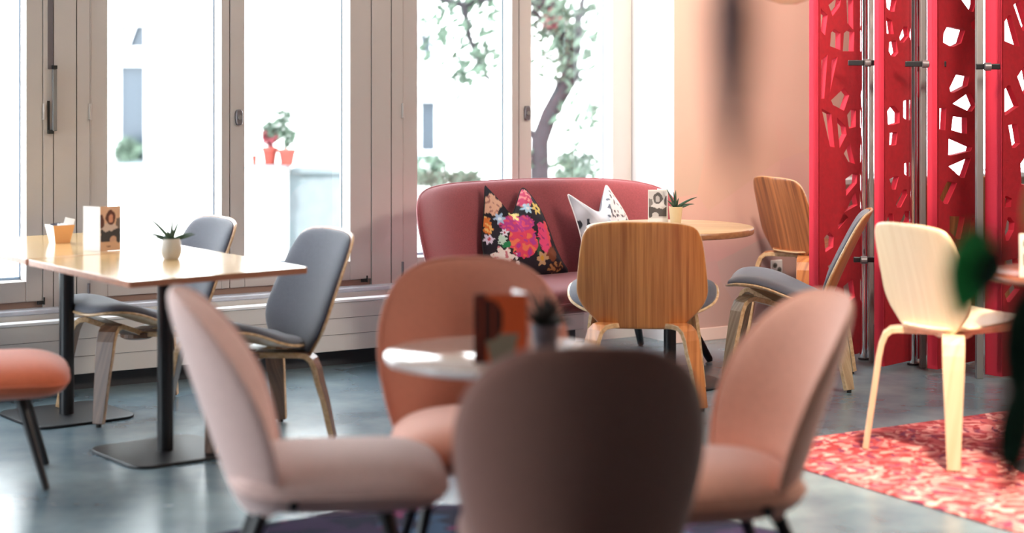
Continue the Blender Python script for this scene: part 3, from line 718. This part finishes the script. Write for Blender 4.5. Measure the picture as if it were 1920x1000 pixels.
def cushion(name, px0, px1, zlo, o_off, outline_px, m, colour, T_, lean=.0, dpx=None):
    """outline traced in the plane of the cushion itself: pairs of (metres right, metres up)"""
    pass
def paint_floral(x, z, s_):
    j0 = noise.noise(Vector((x*45, z*45, 2))); j1 = noise.noise(Vector((x*45, z*45, 7))); tx = noise.noise(Vector((x*60, z*60, 3)))
    x += j0*.007; z += j1*.007
    def blob(cx, cz, r, petals, amp, ph=0):
        dx, dz = x-cx, z-cz; a = math.atan2(dz, dx); return math.hypot(dx, dz) < r*(1+amp*math.cos(petals*a+ph))
    j = noise.noise(Vector((x*90, z*90, 5)))*.012
    def big(cx, cz, rx, rz): return ((x-cx+j)/rx)**2+((z-cz+j*.8)/rz)**2 < 1
    if s_ < 0: return (34, 30, 40)
    for cx, cz, r, pc, cc in ((-.145, .285, .03, (170,196,226), (230,240,250)), (-.135, .215, .022, (230,225,240), (180,60,90)), (-.06, .305, .036, (240,220,150), (220,170,60)), (-.21, .19, .025, (225,215,235), (200,80,100)), (.06, .075, .038, (196,160,120), (210,160,60)), (.02, .33, .03, (180,215,235), (240,245,250)), (.085, .33, .035, (230,200,110), (60,50,60))):
        if math.hypot(x-cx, z-cz) < r*.28: return cc
        if blob(cx, cz, r*.8, 6, .28): return pc
    if blob(-.175, .34+.02, .05, 5, .15) and z > .3: return (228, 178, 150) if tx < .2 else (170,110,100)
    if big(.02, .39, .055, .05): return (206, 70, 110) if tx < .12 else (236, 150, 150)
    if big(-.06, .255, .095, .045): return (186, 60, 140) if tx < .1 else (224, 84, 118)
    if big(-.04, .17, .078, .09):
        v = noise.noise(Vector((x*34, z*34, 8)))*1.8+.1
        return (232, 120, 84) if v > .45 else ((222, 66, 100) if v > -.3 else (176, 56, 142))
    if big(.085, .18, .036, .08): return (222, 70, 120) if tx < .3 else (150, 50, 110)
    if big(.125, .2, .02, .07): return (228, 80, 90)
    if blob(-.16, .09, .05, 7, .2): return (238, 228, 222) if tx < .2 else (200, 120, 130)
    if big(-.12, .15, .04, .014): return (30, 130, 80)
    if big(-.15, .18, .018, .03): return (190, 220, 205)
    if big(-.205, .26, .02, .05): return (224, 120, 50) if tx < .1 else (240, 190, 110)
    if big(.12, .1, .04, .04): return (120, 66, 40)
    if big(.15, .03, .05, .025): return (180, 130, 80) if tx < 0 else (70, 40, 36)
    if big(.04, .13, .012, .04): return (50, 90, 60)
    for cx, cz in ((-.085, .06), (-.09, .085), (-.08, .105), (-.1, .03)):
        if math.hypot(x-cx, z-cz) < .011: return (240, 236, 236)
    if big(-.12, .02, .03, .02): return (170, 130, 200)
    return (30, 26, 38)
def paint_silver(x, z, s_):
    if s_ < 0: return (150,150,156)
    n1 = noise.noise(Vector((x*14, z*14, 1))); n2 = noise.noise(Vector((x*70, z*45, 4))); n3 = noise.noise(Vector((x*40, z*26, 9)))
    if x > .0 and z > .24: return (238,238,242) if n2 < .22 else (90,92,104)
    if x < -.1 and z < .27 and n3 > .0: return (34,36,46)
    g = 200+n1*70; return (g, g+2, g+8)
cd = lambda px, oo: (P1.dot(N)+oo)/(Vector(((px-960)/F, 1, 0)).dot(N))
# floral cushion
def place_cushion(px, oo, z0, label, ol, m, paint, tilt, rz=0.0, thick=.075):
    d = cd(px, oo); o = thing('cushion', (at(px, d).x, d, z0), WROT+rz); tag(o, label, 'cushion')
    ol_ = ol
    c, rim = pad('cover', ol_, lambda x, z: (x, z*tilt + .25*(x*x), z), thick, thick, m, o, p=2.2, rings=90, n=260, centre=(-.02, .17), colour=paint, q=.8)
    MB().tube(rim+[rim[0]], .0035, 6, cap=False).build('seam', M['paper'] if 'silver' in label else M['gap'], c, True)
    return o
fl_ol = [(-.235, .03), (-.24, .12), (-.235, .21), (-.215, .29), (-.195, .37), (-.178, .455), (-.168, .452), (-.135, .40), (-.09, .345), (-.055, .315), (-.03, .33), (.0, .385), (.03, .435), (.055, .438), (.095, .39), (.135, .32), (.165, .23), (.185, .15), (.215, .07), (.245, .015), (.22, .0), (.1, -.005), (-.05, -.005), (-.2, .0)]
place_cushion(992, .46, .445, 'black floral cushion with pink peonies, two peaked corners, on the sofa', fl_ol, M['floral'], paint_floral, .30)
sv_ol = [(-.155, .0), (-.17, .12), (-.18, .22), (-.195, .30), (-.215, .385), (-.205, .392), (-.12, .345), (-.04, .305), (.0, .31), (.03, .37), (.06, .425), (.075, .428), (.11, .38), (.16, .31), (.19, .24), (.2, .1), (.19, .0), (.0, -.005)]
sv_ol = [(x*.86, z*1.03) for x, z in sv_ol]
place_cushion(1148, .56, .445, 'silver grey printed cushion half hidden behind the round wooden table', sv_ol, M['silver_print'], paint_silver, .32)

# ================================================================ TABLES
cA_, cB_, cC_ = ground(50, 487, .75), ground(245, 528, .75), ground(580, 501, .75)
tc_ = (cA_+cC_)/2; tc_.z = 0
ang = math.atan2((cC_-cB_).y, (cC_-cB_).x); wx = (cC_-cB_).length; wy = (cB_-cA_).length
def rrect(a, b, r, n=8):
    out = []
    for sx, sy, a0 in ((1, 1, 0), (-1, 1, 90), (-1, -1, 180), (1, -1, 270)):
        for i in range(n+1):
            t = math.radians(a0+90*i/n); out.append((sx*(a-r)+r*math.cos(t), sy*(b-r)+r*math.sin(t)))
    return out
def square_table(name):
    o = thing(name)
    top = MB().prism(rrect(wx/2, wy/2, .012, 4), .725, .75).build('tabletop', M['maple_edge'], o)
    top.data.materials.append(M['maple_top']); top.data.polygons[1].material_index = 1
    bevel(top, .002)
    autosmooth(MB().lathe([(.032, .012), (.032, .70)], 28).build('pole', M['black'], o))
    bevel(MB().box(-.2, .2, -.2, .2, .70, .725).build('top_bracket', M['black'], o), .004)
    bevel(MB().prism(rrect(.235, .235, .08), 0, .012).build('base_plate', M['black'], o), .004, 3)
    return o
tb1 = square_table('cafe_table'); tb1.location = tc_; tb1.rotation_euler = (0, 0, ang)
tag(tb1, 'nearer square light wood cafe table holding the small potted aloe', 'table', 'square cafe tables')
tb2 = copy_tree(tb1); yv = Vector((-math.sin(ang), math.cos(ang), 0)); tb2.location = tc_+yv*(wy+.015)
tag(tb2, 'farther square light wood cafe table holding menu card and white bowl', 'table', 'square cafe tables')
def round_table(name, r, H, mt, me, br, th=.025, pr=.03):
    o = thing(name)
    t = MB().lathe([(r-.004, H-th), (r, H-th+.004), (r, H-.003), (r-.003, H)], 96).build('tabletop', me, o)
    t.data.materials.append(mt); t.data.polygons[-1].material_index = 1; autosmooth(t, 50)
    autosmooth(MB().lathe([(pr+.02, .012), (pr, .03), (pr, H-th-.02)], 28).build('pole', M['black'], o))
    autosmooth(MB().lathe([(.12, H-th-.02), (.12, H-th)], 32).build('top_bracket', M['black'], o))
    autosmooth(MB().lathe([(br, 0), (br, .008), (br-.01, .014), (.05, .02)], 64).build('base_plate', M['black'], o))
    return o
rt = round_table('round_table', .402, .755, M['oak_top'], M['oak_edge'], .26, .03)
rc = ground(1256, 425, .755); rt.location = (rc.x, rc.y, 0); tag(rt, 'round pale wood cafe table with thick edge in front of the sofa', 'table')
gt = round_table('round_table', .33, .73, M['gloss_top'], M['gloss_rim'], .24, .02)
gc = ground(941, 662, .73); gt.location = (gc.x, gc.y, 0); tag(gt, 'low glossy round table with bright rim among the padded chairs', 'table')
dt = round_table('round_table', .36, .75, M['brown_top'], M['brown_top'], .24, .022)
dt.location = (2.14, 6.84, 0); tag(dt, 'dark brown round table on the red rug, cut by the frame', 'table')

# ---- things on the tables
def card_paint(u, v, dark=False, orange=False):
    # a portrait print: warm ground, dark hair, pale blouse
    if orange:
        bgc = (226, 96, 48); hair = (52, 22, 18); skin = (150, 60, 36); bl = (150, 140, 120)
        if math.hypot((u-.30)/.25, (v-.62)/.30) < 1: return hair if math.sin(u*30) > -.6 else skin
        if v < .42 and abs(u-.52) < .32-(.42-v)*.3: return bl
        if u < .25: return (96, 34, 22)
        return bgc
    q = noise.noise(Vector((u*5, v*6, 3)))*.06; u += q; v += q*.7
    if v < .2: return (214, 172, 140) if not (.3 < u < .52 and .10 < v < .125) else (150, 110, 90)
    if math.hypot((u-.52)/.11, (v-.72)/.10) < 1: return (206, 146, 124)
    if math.hypot((u-.50)/.24, (v-.74)/.17) < 1 or math.hypot((u-.05)/.14, (v-.66)/.16) < 1: return (92, 52, 46)
    if math.hypot((u-.42)/.44, (v-.53)/.085) < 1: return (208, 190, 182)
    if math.hypot((u-.62)/.16, (v-.24)/.09) < 1: return (202, 160, 138)
    if v < .49 and u > .03 and u < .97: return (52, 52, 58)
    if u > .78 and v < .72: return (112, 98, 92)
    return (216, 178, 152)
def printed(name, wd, ht, paint, parent, frame, th=.0015):
    """a stiff printed sheet in its own plane: frame(x, z) -> 3D"""
    nx, nz = 40, 56; V = []; Fq = []; colr = []
    for off in (0, 1):
        for j in range(nz+1):
            for i in range(nx+1):
                x, z = i/nx*wd, j/nz*ht; p0 = Vector(frame(x, z)); ex = Vector(frame(x+.01, z))-p0; ez = Vector(frame(x, z+.01))-p0
                V.append(p0-ex.cross(ez).normalized()*(-th if off == 0 else 0)); colr.append(paint(i/nx, j/nz) if off == 0 else (244, 242, 240))
    K = (nx+1)*(nz+1)
    for j in range(nz):
        for i in range(nx):
            a = j*(nx+1)+i; q = (a, a+1, a+nx+2, a+nx+1); Fq.append(q); Fq.append(tuple(K+k for k in reversed(q)))
    for i in range(nx):
        a, b = i, nz*(nx+1)+i; Fq.append((a, K+a, K+a+1, a+1)); Fq.append((b, b+1, K+b+1, K+b))
    for j in range(nz):
        a, b = j*(nx+1), j*(nx+1)+nx; Fq.append((a, a+nx+1, K+a+nx+1, K+a)); Fq.append((b, K+b, K+b+nx+1, b+nx+1))
    o = mesh(name, V, Fq, M['photo'], parent)
    ca = o.data.color_attributes.new('pattern', 'FLOAT_COLOR', 'POINT')
    for i, c in enumerate(colr): ca.data[i].color = (*lin(c), 1)
    return o
# tent card: two panels meeting at a vertical fold, seen edge towards the camera
def tent_card(loc, a_left, a_right, wl, wr, ht, label, grp=None, paint_l=None, paint_r=card_paint):
    o = thing('menu_card', loc); tag(o, label, 'menu card', grp)
    dl = Vector((math.cos(a_left), math.sin(a_left), 0)); dr = Vector((math.cos(a_right), math.sin(a_right), 0))
    pl = paint_l or (lambda u, v: (246, 245, 244))
    printed('front_panel', wl, ht, pl, o, lambda x, z: dl*(wl-x)+Vector((0, 0, z)))
    printed('back_panel', wr, ht, paint_r, o, lambda x, z: dr*x+Vector((0, 0, z)))
    return o
p = ground(188, 472, .75)
tent_card((p.x, p.y, .7505), math.radians(155), math.radians(40), .088, .094, .188, 'folded menu card, white side and portrait photo, on the square table', None)
p = ground(1252, 419, .755)
def grey_portrait(u, v):
    c = card_paint(u, v); g = sum(c)/3; g = min(250, g*1.05+30)
    return (g+4, g, g+2) if .06 < u < .96 and .16 < v < .96 else (248, 246, 246)
tent_card((p.x, p.y, .7555), math.radians(186), math.radians(120), .098, .09, .165, 'small white framed portrait card on the round wooden table', None, paint_l=lambda u, v: grey_portrait(1-u, v), paint_r=lambda u, v: (190, 60, 70))
p = ground(990, 680, .73)
tent_card((p.x-.002, p.y, .7305), math.radians(184), math.radians(110), .146, .12, .187, 'orange and dark menu card standing on the glossy round table', None, paint_l=lambda u, v: card_paint(u, v, orange=True), paint_r=lambda u, v: (120, 40, 26))
tent_card((1.95, 6.72, .7505), math.radians(180), math.radians(100), .07, .08, .16, 'menu card on the dark brown table, cut by the frame', None, paint_l=lambda u, v: (40, 40, 44) if (.25 < v < .55 or .7 < v < .85) and .2 < u < .9 else (236, 226, 214), paint_r=lambda u, v: (236, 226, 214))

def aloe(loc, r, h, leaves, L, mp_, ml, label, pot='round', seed=1, wdt=.011):
    o = thing('potted_aloe', loc); tag(o, label, 'potted plant'); rn_ = random.Random(seed)
    if pot == 'round': prof = [(r*.62, 0), (r*.78, h*.03), (r*.98, h*.3), (r, h*.5), (r*.86, h*.88), (r*.78, h), (r*.7, h), (r*.7, h*.9)]
    else: prof = [(r*.72, 0), (r*.76, h*.04), (r, h), (r*.92, h), (r*.9, h*.9)]
    autosmooth(MB().lathe(prof, 40).build('pot', mp_, o))
    MB().lathe([(r*.66, h*.84), (r*.68, h*.9)], 24).build('soil', M['soil'], o)
    for i in range(leaves if isinstance(leaves, int) else len(leaves)):
        if isinstance(leaves, int): az = i*2.4+rn_.uniform(-.2, .2); el = rn_.uniform(.45, 1.35); LL = L*rn_.uniform(.75, 1.1)
        else: az, el, LL = leaves[i]; az = math.radians(az); el = math.radians(el)
        pts = []; rs = []; p_ = Vector((0, 0, h*.88)); e_ = el
        for k in range(9):
            s_ = k/8; pts.append(p_.copy()); rs.append(wdt*(1-s_)**.8*(.75+.6*s_)+.0008)
            p_ = p_+Vector((math.cos(az)*math.cos(e_), math.sin(az)*math.cos(e_), math.sin(e_)))*LL/8; e_ -= .07*(1.4-el) if el > .3 else .0
        MB().tube(pts, rs, 8, flat=.45).build('leaf', ml, o, True)
    return o
p = ground(321, 486, .75)
aloe((p.x, p.y, .75), .043, .083, [(0, 32, .095), (15, 15, .1), (180, 28, .11), (165, 50, .145), (90, 75, .1), (60, 62, .1), (250, 60, .06), (200, 15, .07), (-60, 50, .06), (100, 60, .07)], .1, M['pot_grey'], M['aloe'], 'small aloe in a rounded stone grey pot on the nearer square table')
p = ground(1267, 420, .755)
aloe((p.x, p.y, .755), .034, .085, [(5, 38, .12), (15, 25, .1), (0, 15, .07), (175, 68, .11), (120, 78, .085), (60, 60, .06), (-90, 50, .05), (200, 50, .06), (90, 85, .09)], .1, M['pot_cream'], M['aloe'], 'aloe in a small cream cup beside the portrait card', 'cup', wdt=.010)
p = ground(1022, 655, .73)
aloe((p.x, p.y, .73),   .042, .07, 26, .115, M['pot_dark'], M['aloe_dark'], 'dark spiky succulent in a dark grey pot on the glossy table', 'cup', 5, wdt=.010)
# tapered square bowl with sugar sachets
p = ground(112, 455, .75)
sbw = thing('sugar_bowl', (p.x, p.y, .75), math.radians(36)); tag(sbw, 'white and orange tapered square bowl of sugar sachets', 'bowl')
def frust(a, b, z0, z1, th=.003):
    o_ = [(-1,-1),(1,-1),(1,1),(-1,1)]; V = [(x*a, y*a, z0) for x, y in o_]+[(x*b, y*b, z1) for x, y in o_]+[(x*(b-th), y*(b-th), z1) for x, y in o_]+[(x*(a-th), y*(a-th), z0+th) for x, y in o_]
    f = [(3,2,1,0),(12,13,14,15)]
    for i in range(4):
        j = (i+1) % 4; f += [(i, j, 4+j, 4+i), (4+i, 4+j, 8+j, 8+i), (8+i, 8+j, 12+j, 12+i)]
    return V, f
V, f = frust(.034, .05, 0, .08); bw = mesh('bowl', V, f, [M['bowl_white'], M['bowl_orange']], sbw)
bw.data.polygons[2].material_index = 1
def sachet(loc, rot, label, m_):
    s_ = MB().box(-.022, .022, -.0015, .0015, 0, .07).build('sugar_sachet', m_); bevel(s_, .001); s_.location = loc; s_.rotation_euler = rot
    tag(s_, label, 'sachet', 'sugar sachets in the square bowl'); return s_
sachet((p.x+.026, p.y+.01, .79), (math.radians(8), math.radians(14), .3), 'tall white sugar sachet sticking out of the square bowl', M['paper'])
sachet((p.x-.012, p.y, .766), (math.radians(-10), math.radians(-4), .5), 'dark sugar sachet low inside the square bowl', M['pot_dark'])
sachet((p.x+.008, p.y-.008, .766), (math.radians(12), math.radians(6), .2), 'short white sachet tucked inside the square bowl', M['paper'])

# ================================================================ RUGS
r0 = Vector((.888, 7.23, 0))
rug = thing('rug', r0, WROT); tag(rug, 'red and pink patterned rectangular rug beneath the cream chair', 'rug')
bevel(MB().box(0, 2.6, -1.75, 0, 0.001, .009).build('pile', M['red_rug'], rug), .003)
rug2 = thing('rug', (gc.x, gc.y-.05, 0)); tag(rug2, 'round dark navy floral rug under the glossy table', 'rug')
autosmooth(MB().lathe([(1.27, .001), (1.275, .006), (1.27, .009)], 120).build('pile', M['dark_rug'], rug2))

# ================================================================ RED SCREEN
scr = thing('room_divider', (2.1, 9.2, 0)); tag(scr, 'red felt room divider with cut out cells and chrome poles', 'room divider')
SO = Vector((2.1, 9.2, 0))
dirp = Vector((.69, .72, 0)).normalized()
def crop5(l): return [(1500+x/2.083, y/2.083) for x, y in l]
H1 = [[(70,32),(88,42),(108,60),(98,138),(78,120)],[(112,20),(135,0),(160,0),(155,25),(128,62)],[(182,0),(207,0),(208,115),(186,90)],[(122,128),(135,115),(158,130),(158,195),(118,180)],[(172,130),(190,115),(212,125),(210,200),(168,200)],[(85,235),(108,212),(95,385),(80,385)],[(125,235),(147,222),(118,355)],[(122,392),(172,345),(192,372),(172,432),(130,410)],[(85,425),(122,445),(135,575),(118,572)],[(145,460),(178,495),(182,525),(155,578)],[(185,450),(200,428),(218,430),(218,495),(192,502)],[(172,600),(195,560),(215,640),(190,632)],[(178,700),(205,680),(224,682),(222,715),(180,765)],[(172,830),(185,815),(215,750),(226,800)],[(150,880),(172,832),(188,850),(150,895)],[(95,930),(115,908),(132,925),(130,965),(100,985)],[(110,1040),(150,1010),(170,1060),(130,1100)],[(170,1120),(205,1090),(215,1160),(180,1190)],[(95,1170),(130,1140),(150,1200),(110,1240)]]
H2 = [[(318,0),(362,0),(355,45),(340,30)],[(322,68),(345,82),(352,132),(340,130)],[(390,145),(405,105),(412,140),(392,165)],[(350,165),(362,160),(370,205),(358,220),(348,200)],[(342,435),(355,415),(375,440),(375,480),(345,488)],[(352,520),(367,518),(362,565),(350,568)],[(405,395),(420,390),(420,470),(405,460)],[(408,640),(420,635),(422,690),(408,680)],[(375,800),(403,742),(405,760),(380,810)],[(334,870),(348,835),(358,880)],[(392,870),(412,825),(418,850),(405,880)],[(350,700),(372,690),(360,740)],[(430,100),(450,60),(455,180)],[(435,300),(460,280),(455,380)]]
H3 = [[(632,0),(690,0),(688,15),(665,45)],[(562,130),(575,105),(633,118),(618,168),(590,182),(560,165)],[(668,90),(684,75),(684,118),(672,110)],[(585,345),(610,292),(650,298),(642,335),(590,362)],[(598,405),(655,365),(682,412),(660,435)],[(528,425),(560,422),(555,508),(528,505)],[(598,455),(640,460),(640,522),(592,508)],[(582,540),(660,575),(655,590),(580,608)],[(582,650),(655,618),(630,695)],[(545,775),(575,710),(602,715),(565,797)],[(585,845),(632,848),(615,935),(585,905)],[(652,945),(672,850),(682,860),(678,940)],[(555,1180),(600,1100),(625,1160),(590,1240)],[(640,1190),(670,1100),(682,1120),(682,1240),(640,1280)]]
H4 = [[(795,85),(815,60),(848,180),(800,160)],[(790,350),(812,335),(845,415),(795,450)],[(815,490),(838,485),(850,560),(830,578)],[(790,790),(800,765),(818,775),(815,810),(792,812)],[(790,905),(812,850),(828,870),(826,900),(805,940)],[(850,300),(875,260),(890,340),(875,370)],[(835,20),(850,5),(880,100),(870,120)],[(862,640),(890,600),(890,720),(866,720)],[(800,1020),(840,1010),(845,1060),(800,1060)],[(790,1150),(840,1100),(850,1130),(810,1180)]]
def local2(a, d_, px, py):
    k = (px-960)/F; # intersect ray (k*y, y) with a + s*d_
    # k*(a.y+s*d.y) = a.x+s*d.x
    s_ = (k*a.y-a.x)/(d_.x-k*d_.y); y = a.y+s_*d_.y; return s_, CH-(py-HOR)*y/F
def widen(h, dx=14):                                         # the cell itself: its see-through part plus the inner side it shows
    P = sorted(set([(x, y) for x, y in h]+[(x+dx, y) for x, y in h])); cr = lambda o, a, b: (a[0]-o[0])*(b[1]-o[1])-(a[1]-o[1])*(b[0]-o[0])
    def half(q):
        out = []
        for p_ in q:
            while len(out) > 1 and cr(out[-2], out[-1], p_) <= 0: out.pop()
            out.append(p_)
        return out[:-1]
    return half(P)+half(P[::-1])
def felt_panel(a, d_, wd, holes, th, zb=.02, zt=2.85, lip=.056):
    """felt slab with cut-out cells; a = its near front edge on the floor, d_ = direction along the slab"""
    cu = bpy.data.curves.new('tmp', 'CURVE'); cu.dimensions = '2D'; cu.fill_mode = 'BOTH'; cu.extrude = th/2-.002; cu.bevel_depth = .002; cu.offset = -.002
    def sp(pts):
        s_ = cu.splines.new('POLY'); s_.points.add(len(pts)-1); s_.use_cyclic_u = True
        for i, (x, y) in enumerate(pts): s_.points[i].co = (x, y, 0, 1)
    sp(rrect_(0, wd, zb, zt, .02))
    hs = []
    for h in holes:
        pts = [local2(a, d_, *q) for q in crop5(h)]
        pts = [(min(max(x, .025), wd-.022), min(z, zt-.05)) for x, z in pts]
        hs.append(pts)
    lo = [h for h in hs if max(q[0] for q in h)-min(q[0] for q in h) > .012]
    zt_in = max(q[1] for h in lo for q in h)
    for h in lo: sp(h)
    for h in lo:                                             # the pattern repeats above
        u = [(x, z+1.02) for x, z in h]
        if min(q[1] for q in u) > zt_in+.02 and max(q[1] for q in u) < zt-.06: sp(u)
    tmp = bpy.data.objects.new('tmp', cu); COL.objects.link(tmp)
    dg = bpy.context.evaluated_depsgraph_get(); me = bpy.data.meshes.new_from_object(tmp.evaluated_get(dg)); bpy.data.objects.remove(tmp)
    nrm = Vector((d_.y, -d_.x, 0))
    mw = Matrix(((d_.x, 0, nrm.x, a.x-SO.x-nrm.x*th/2), (d_.y, 0, nrm.y, a.y-SO.y-nrm.y*th/2), (0, 1, 0, 0), (0, 0, 0, 1)))
    me.transform(mw); me.update()
    o = link('felt_panel', me, M['felt'], scr); me.materials.append(M['felt_edge'])
    for p_ in me.polygons:
        p_.use_smooth = False
        if abs(p_.normal.dot(nrm)) < .5: p_.material_index = 1
    q = [Vector((a.x, a.y, 0))-SO, Vector((a.x, a.y, 0))-SO+d_*.012]
    q += [q[1]-nrm*lip, q[0]-nrm*lip]
    st_ = MB().quadbox([(p.x, p.y, zb) for p in q]+[(p.x, p.y, zt) for p in q]).build('edge_strip', M['felt_edge'], o); bevel(st_, .002)
    return o
def rrect_(x0, x1, z0, z1, r):
    return [(x+(x0+x1)/2, y+(z0+z1)/2) for x, y in rrect((x1-x0)/2, (z1-z0)/2, r, 4)]
def dpt(px, d): return Vector(((px-960)/F*d, d, 0))
felt_panel(dpt(1534, 9.22), dirp, .385, H1, .032)
felt_panel(dpt(1657, 9.08), dirp, .41, [widen(h) for h in H2], .032)
felt_panel(dpt(1757, 8.99), dirp, .40, [widen(h, 12) for h in H3], .032)
felt_panel(dpt(1878, 8.78), Vector((.80, .60, 0)), .45, [widen(h, 10) for h in H4], .035, lip=.10)
for px, d in ((1620, 9.42), (1712, 9.25)):
    q = dpt(px, d)-SO; autosmooth(MB().lathe([(.0215, 0), (.0215, 2.95)], 28, q).build('chrome_pole', M['chrome'], scr))
    autosmooth(MB().lathe([(.03, 0), (.03, .01)], 28, q).build('pole_foot', M['black'], scr))
for px, d, hw in ((1633.5, 9.34, .0095), (1730, 9.17, .013), (1836, 8.86, .016)):
    q = dpt(px, d)-SO; bevel(MB().box(q.x-hw, q.x+hw, q.y-.02, q.y+.02, 0, 2.95).build('flat_post', M['alu'], scr), .003)
for pxa, pxb, py, d in ((1590, 1665, 118, 9.2), (1697, 1774, 120, 9.05), (1829, 1875, 125, 8.72), (1600, 1640, 487, 9.2)):
    a, b = dpt(pxa, d)-SO, dpt(pxb, d)-SO; z = CH-(py-HOR)*d/F
    m = MB().quadbox([(a.x, a.y-.01, z-.014), (b.x, b.y-.01, z-.014), (b.x, b.y+.004, z-.014), (a.x, a.y+.004, z-.014), (a.x, a.y-.01, z+.014), (b.x, b.y-.01, z+.014), (b.x, b.y+.004, z+.014), (a.x, a.y+.004, z+.014)])
    br_ = bevel(m.build('bracket', M['black'], scr), .004)
    md = (a+b)/2
    MB().tube([(md.x-.02, md.y-.016, z), (md.x+.01, md.y-.016, z)], .02, 14).build('clamp', M['hardware'], br_)

# ================================================================ FOREGROUND PLANT AND HANGING LAMPS
def blade_leaf(base, tip, width, bend, m_, parent, n=10):
    base = Vector(base); tip = Vector(tip); d_ = tip-base; side_ = Vector((1, .25, 0)).normalized(); side_ = (side_-d_.normalized()*side_.dot(d_.normalized())).normalized(); up = d_.cross(side_).normalized()
    V = []; Fq = []
    for i in range(n+1):
        s_ = i/n; w_ = width*math.sin(math.pi*min(1, s_*.94+.06))**.8*(1-.25*s_); c = base+d_*s_+up*bend*math.sin(math.pi*s_)
        for k, x in enumerate((-1, -.5, 0, .5, 1)): V.append(c+side_*w_*x/2-up*(.08*width*(1-abs(x))))
    for i in range(n):
        for k in range(4): a = i*5+k; Fq.append((a, a+1, a+6, a+5))
    o = mesh('leaf', V, Fq, m_, parent, True); so2 = o.modifiers.new('thick', 'SOLIDIFY'); so2.thickness = .0015
    return o
pd = 2.6
pl = thing('rubber_plant', (.86, pd, 0)); tag(pl, 'dark green leafy plant, out of focus, at the frame edge', 'potted plant')
autosmooth(MB().lathe([(.13, 0), (.17, .30), (.18, .31), (.18, .34), (.16, .34), (.155, .30)], 40).build('pot', M['pot_dark'], pl))
MB().lathe([(.15, .28), (.153, .31)], 30).build('soil', M['soil'], pl)
stem = [Vector((0, 0, .28)), Vector((-.03, 0, .6)), Vector((-.08, 0, .95)), Vector((-.06, 0, 1.2)), Vector((-.02, 0, 1.35))]
MB().tube(stem, [.012, .011, .009, .007, .005], 10).build('stem', M['leaf_dark'], pl, True)
def lp(px, py): return Vector((extpx(px, pd)-.86, 0, extz(py, pd)))
for b_, t_, w_, mm in (((1832, 425), (1796, 605), .095, 'leaf'), ((1870, 460), (1830, 560), .06, 'leaf_dark'), ((1940, 520), (1895, 760), .1, 'leaf_dark'), ((1925, 690), (1880, 950), .055, 'leaf_dark'), ((1890, 740), (1866, 880), .045, 'leaf_dark'), ((1960, 560), (1925, 720), .09, 'leaf_dark'), ((1990, 500), (1960, 300), .08, 'leaf')):
    B2, T2 = lp(*b_), lp(*t_); blade_leaf(B2, T2, w_, .01, M[mm], pl)
    near = min(stem, key=lambda q: (q-B2).length); MB().tube([near, (near+B2)/2+Vector((0, .01, .02)), B2], .003, 6).build('stalk', M['leaf_dark'], pl, True)

pn = thing('pendant_lamp', (extpx(1372, 1.6), 1.6, Zc)); tag(pn, 'slender dark hanging pendant, heavily blurred, before the pink wall', 'pendant lamp')
zt0 = extz(-60, 1.6)-Zc; zb0 = extz(330, 1.6)-Zc
autosmooth(MB().lathe([(.004, zb0), (.014, zb0+.05), (.021, zb0+.12), (.022, zb0+.16), (.02, zt0-.03), (.012, zt0)], 24).build('shade', M['pendant'], pn))
MB().tube([(0, 0, zt0), (0, 0, 0)], .004, 8).build('cord', M['pendant'], pn)
autosmooth(MB().lathe([(.05, -.02), (.05, 0)], 24).build('ceiling_cup', M['pendant'], pn))
p2 = thing('pendant_lamp', (extpx(1478, 7.0), 7.0, Zc)); tag(p2, 'pale glass pendant lamp whose rim shows at the top edge', 'pendant lamp')
zb1 = extz(8, 7.0)-Zc
M['lamp_thin'] = glass_mat('thin_lamp_glass', (.93, .86, .76), rough=.1)
autosmooth(MB().lathe([(.03, zb1), (.09, zb1+.02), (.13, zb1+.08), (.14, zb1+.16), (.10, zb1+.24), (.03, zb1+.28)], 40).build('shade', M['lamp_thin'], p2))
MB().tube([(0, 0, zb1+.28), (0, 0, 0)], .004, 8).build('cord', M['black'], p2)
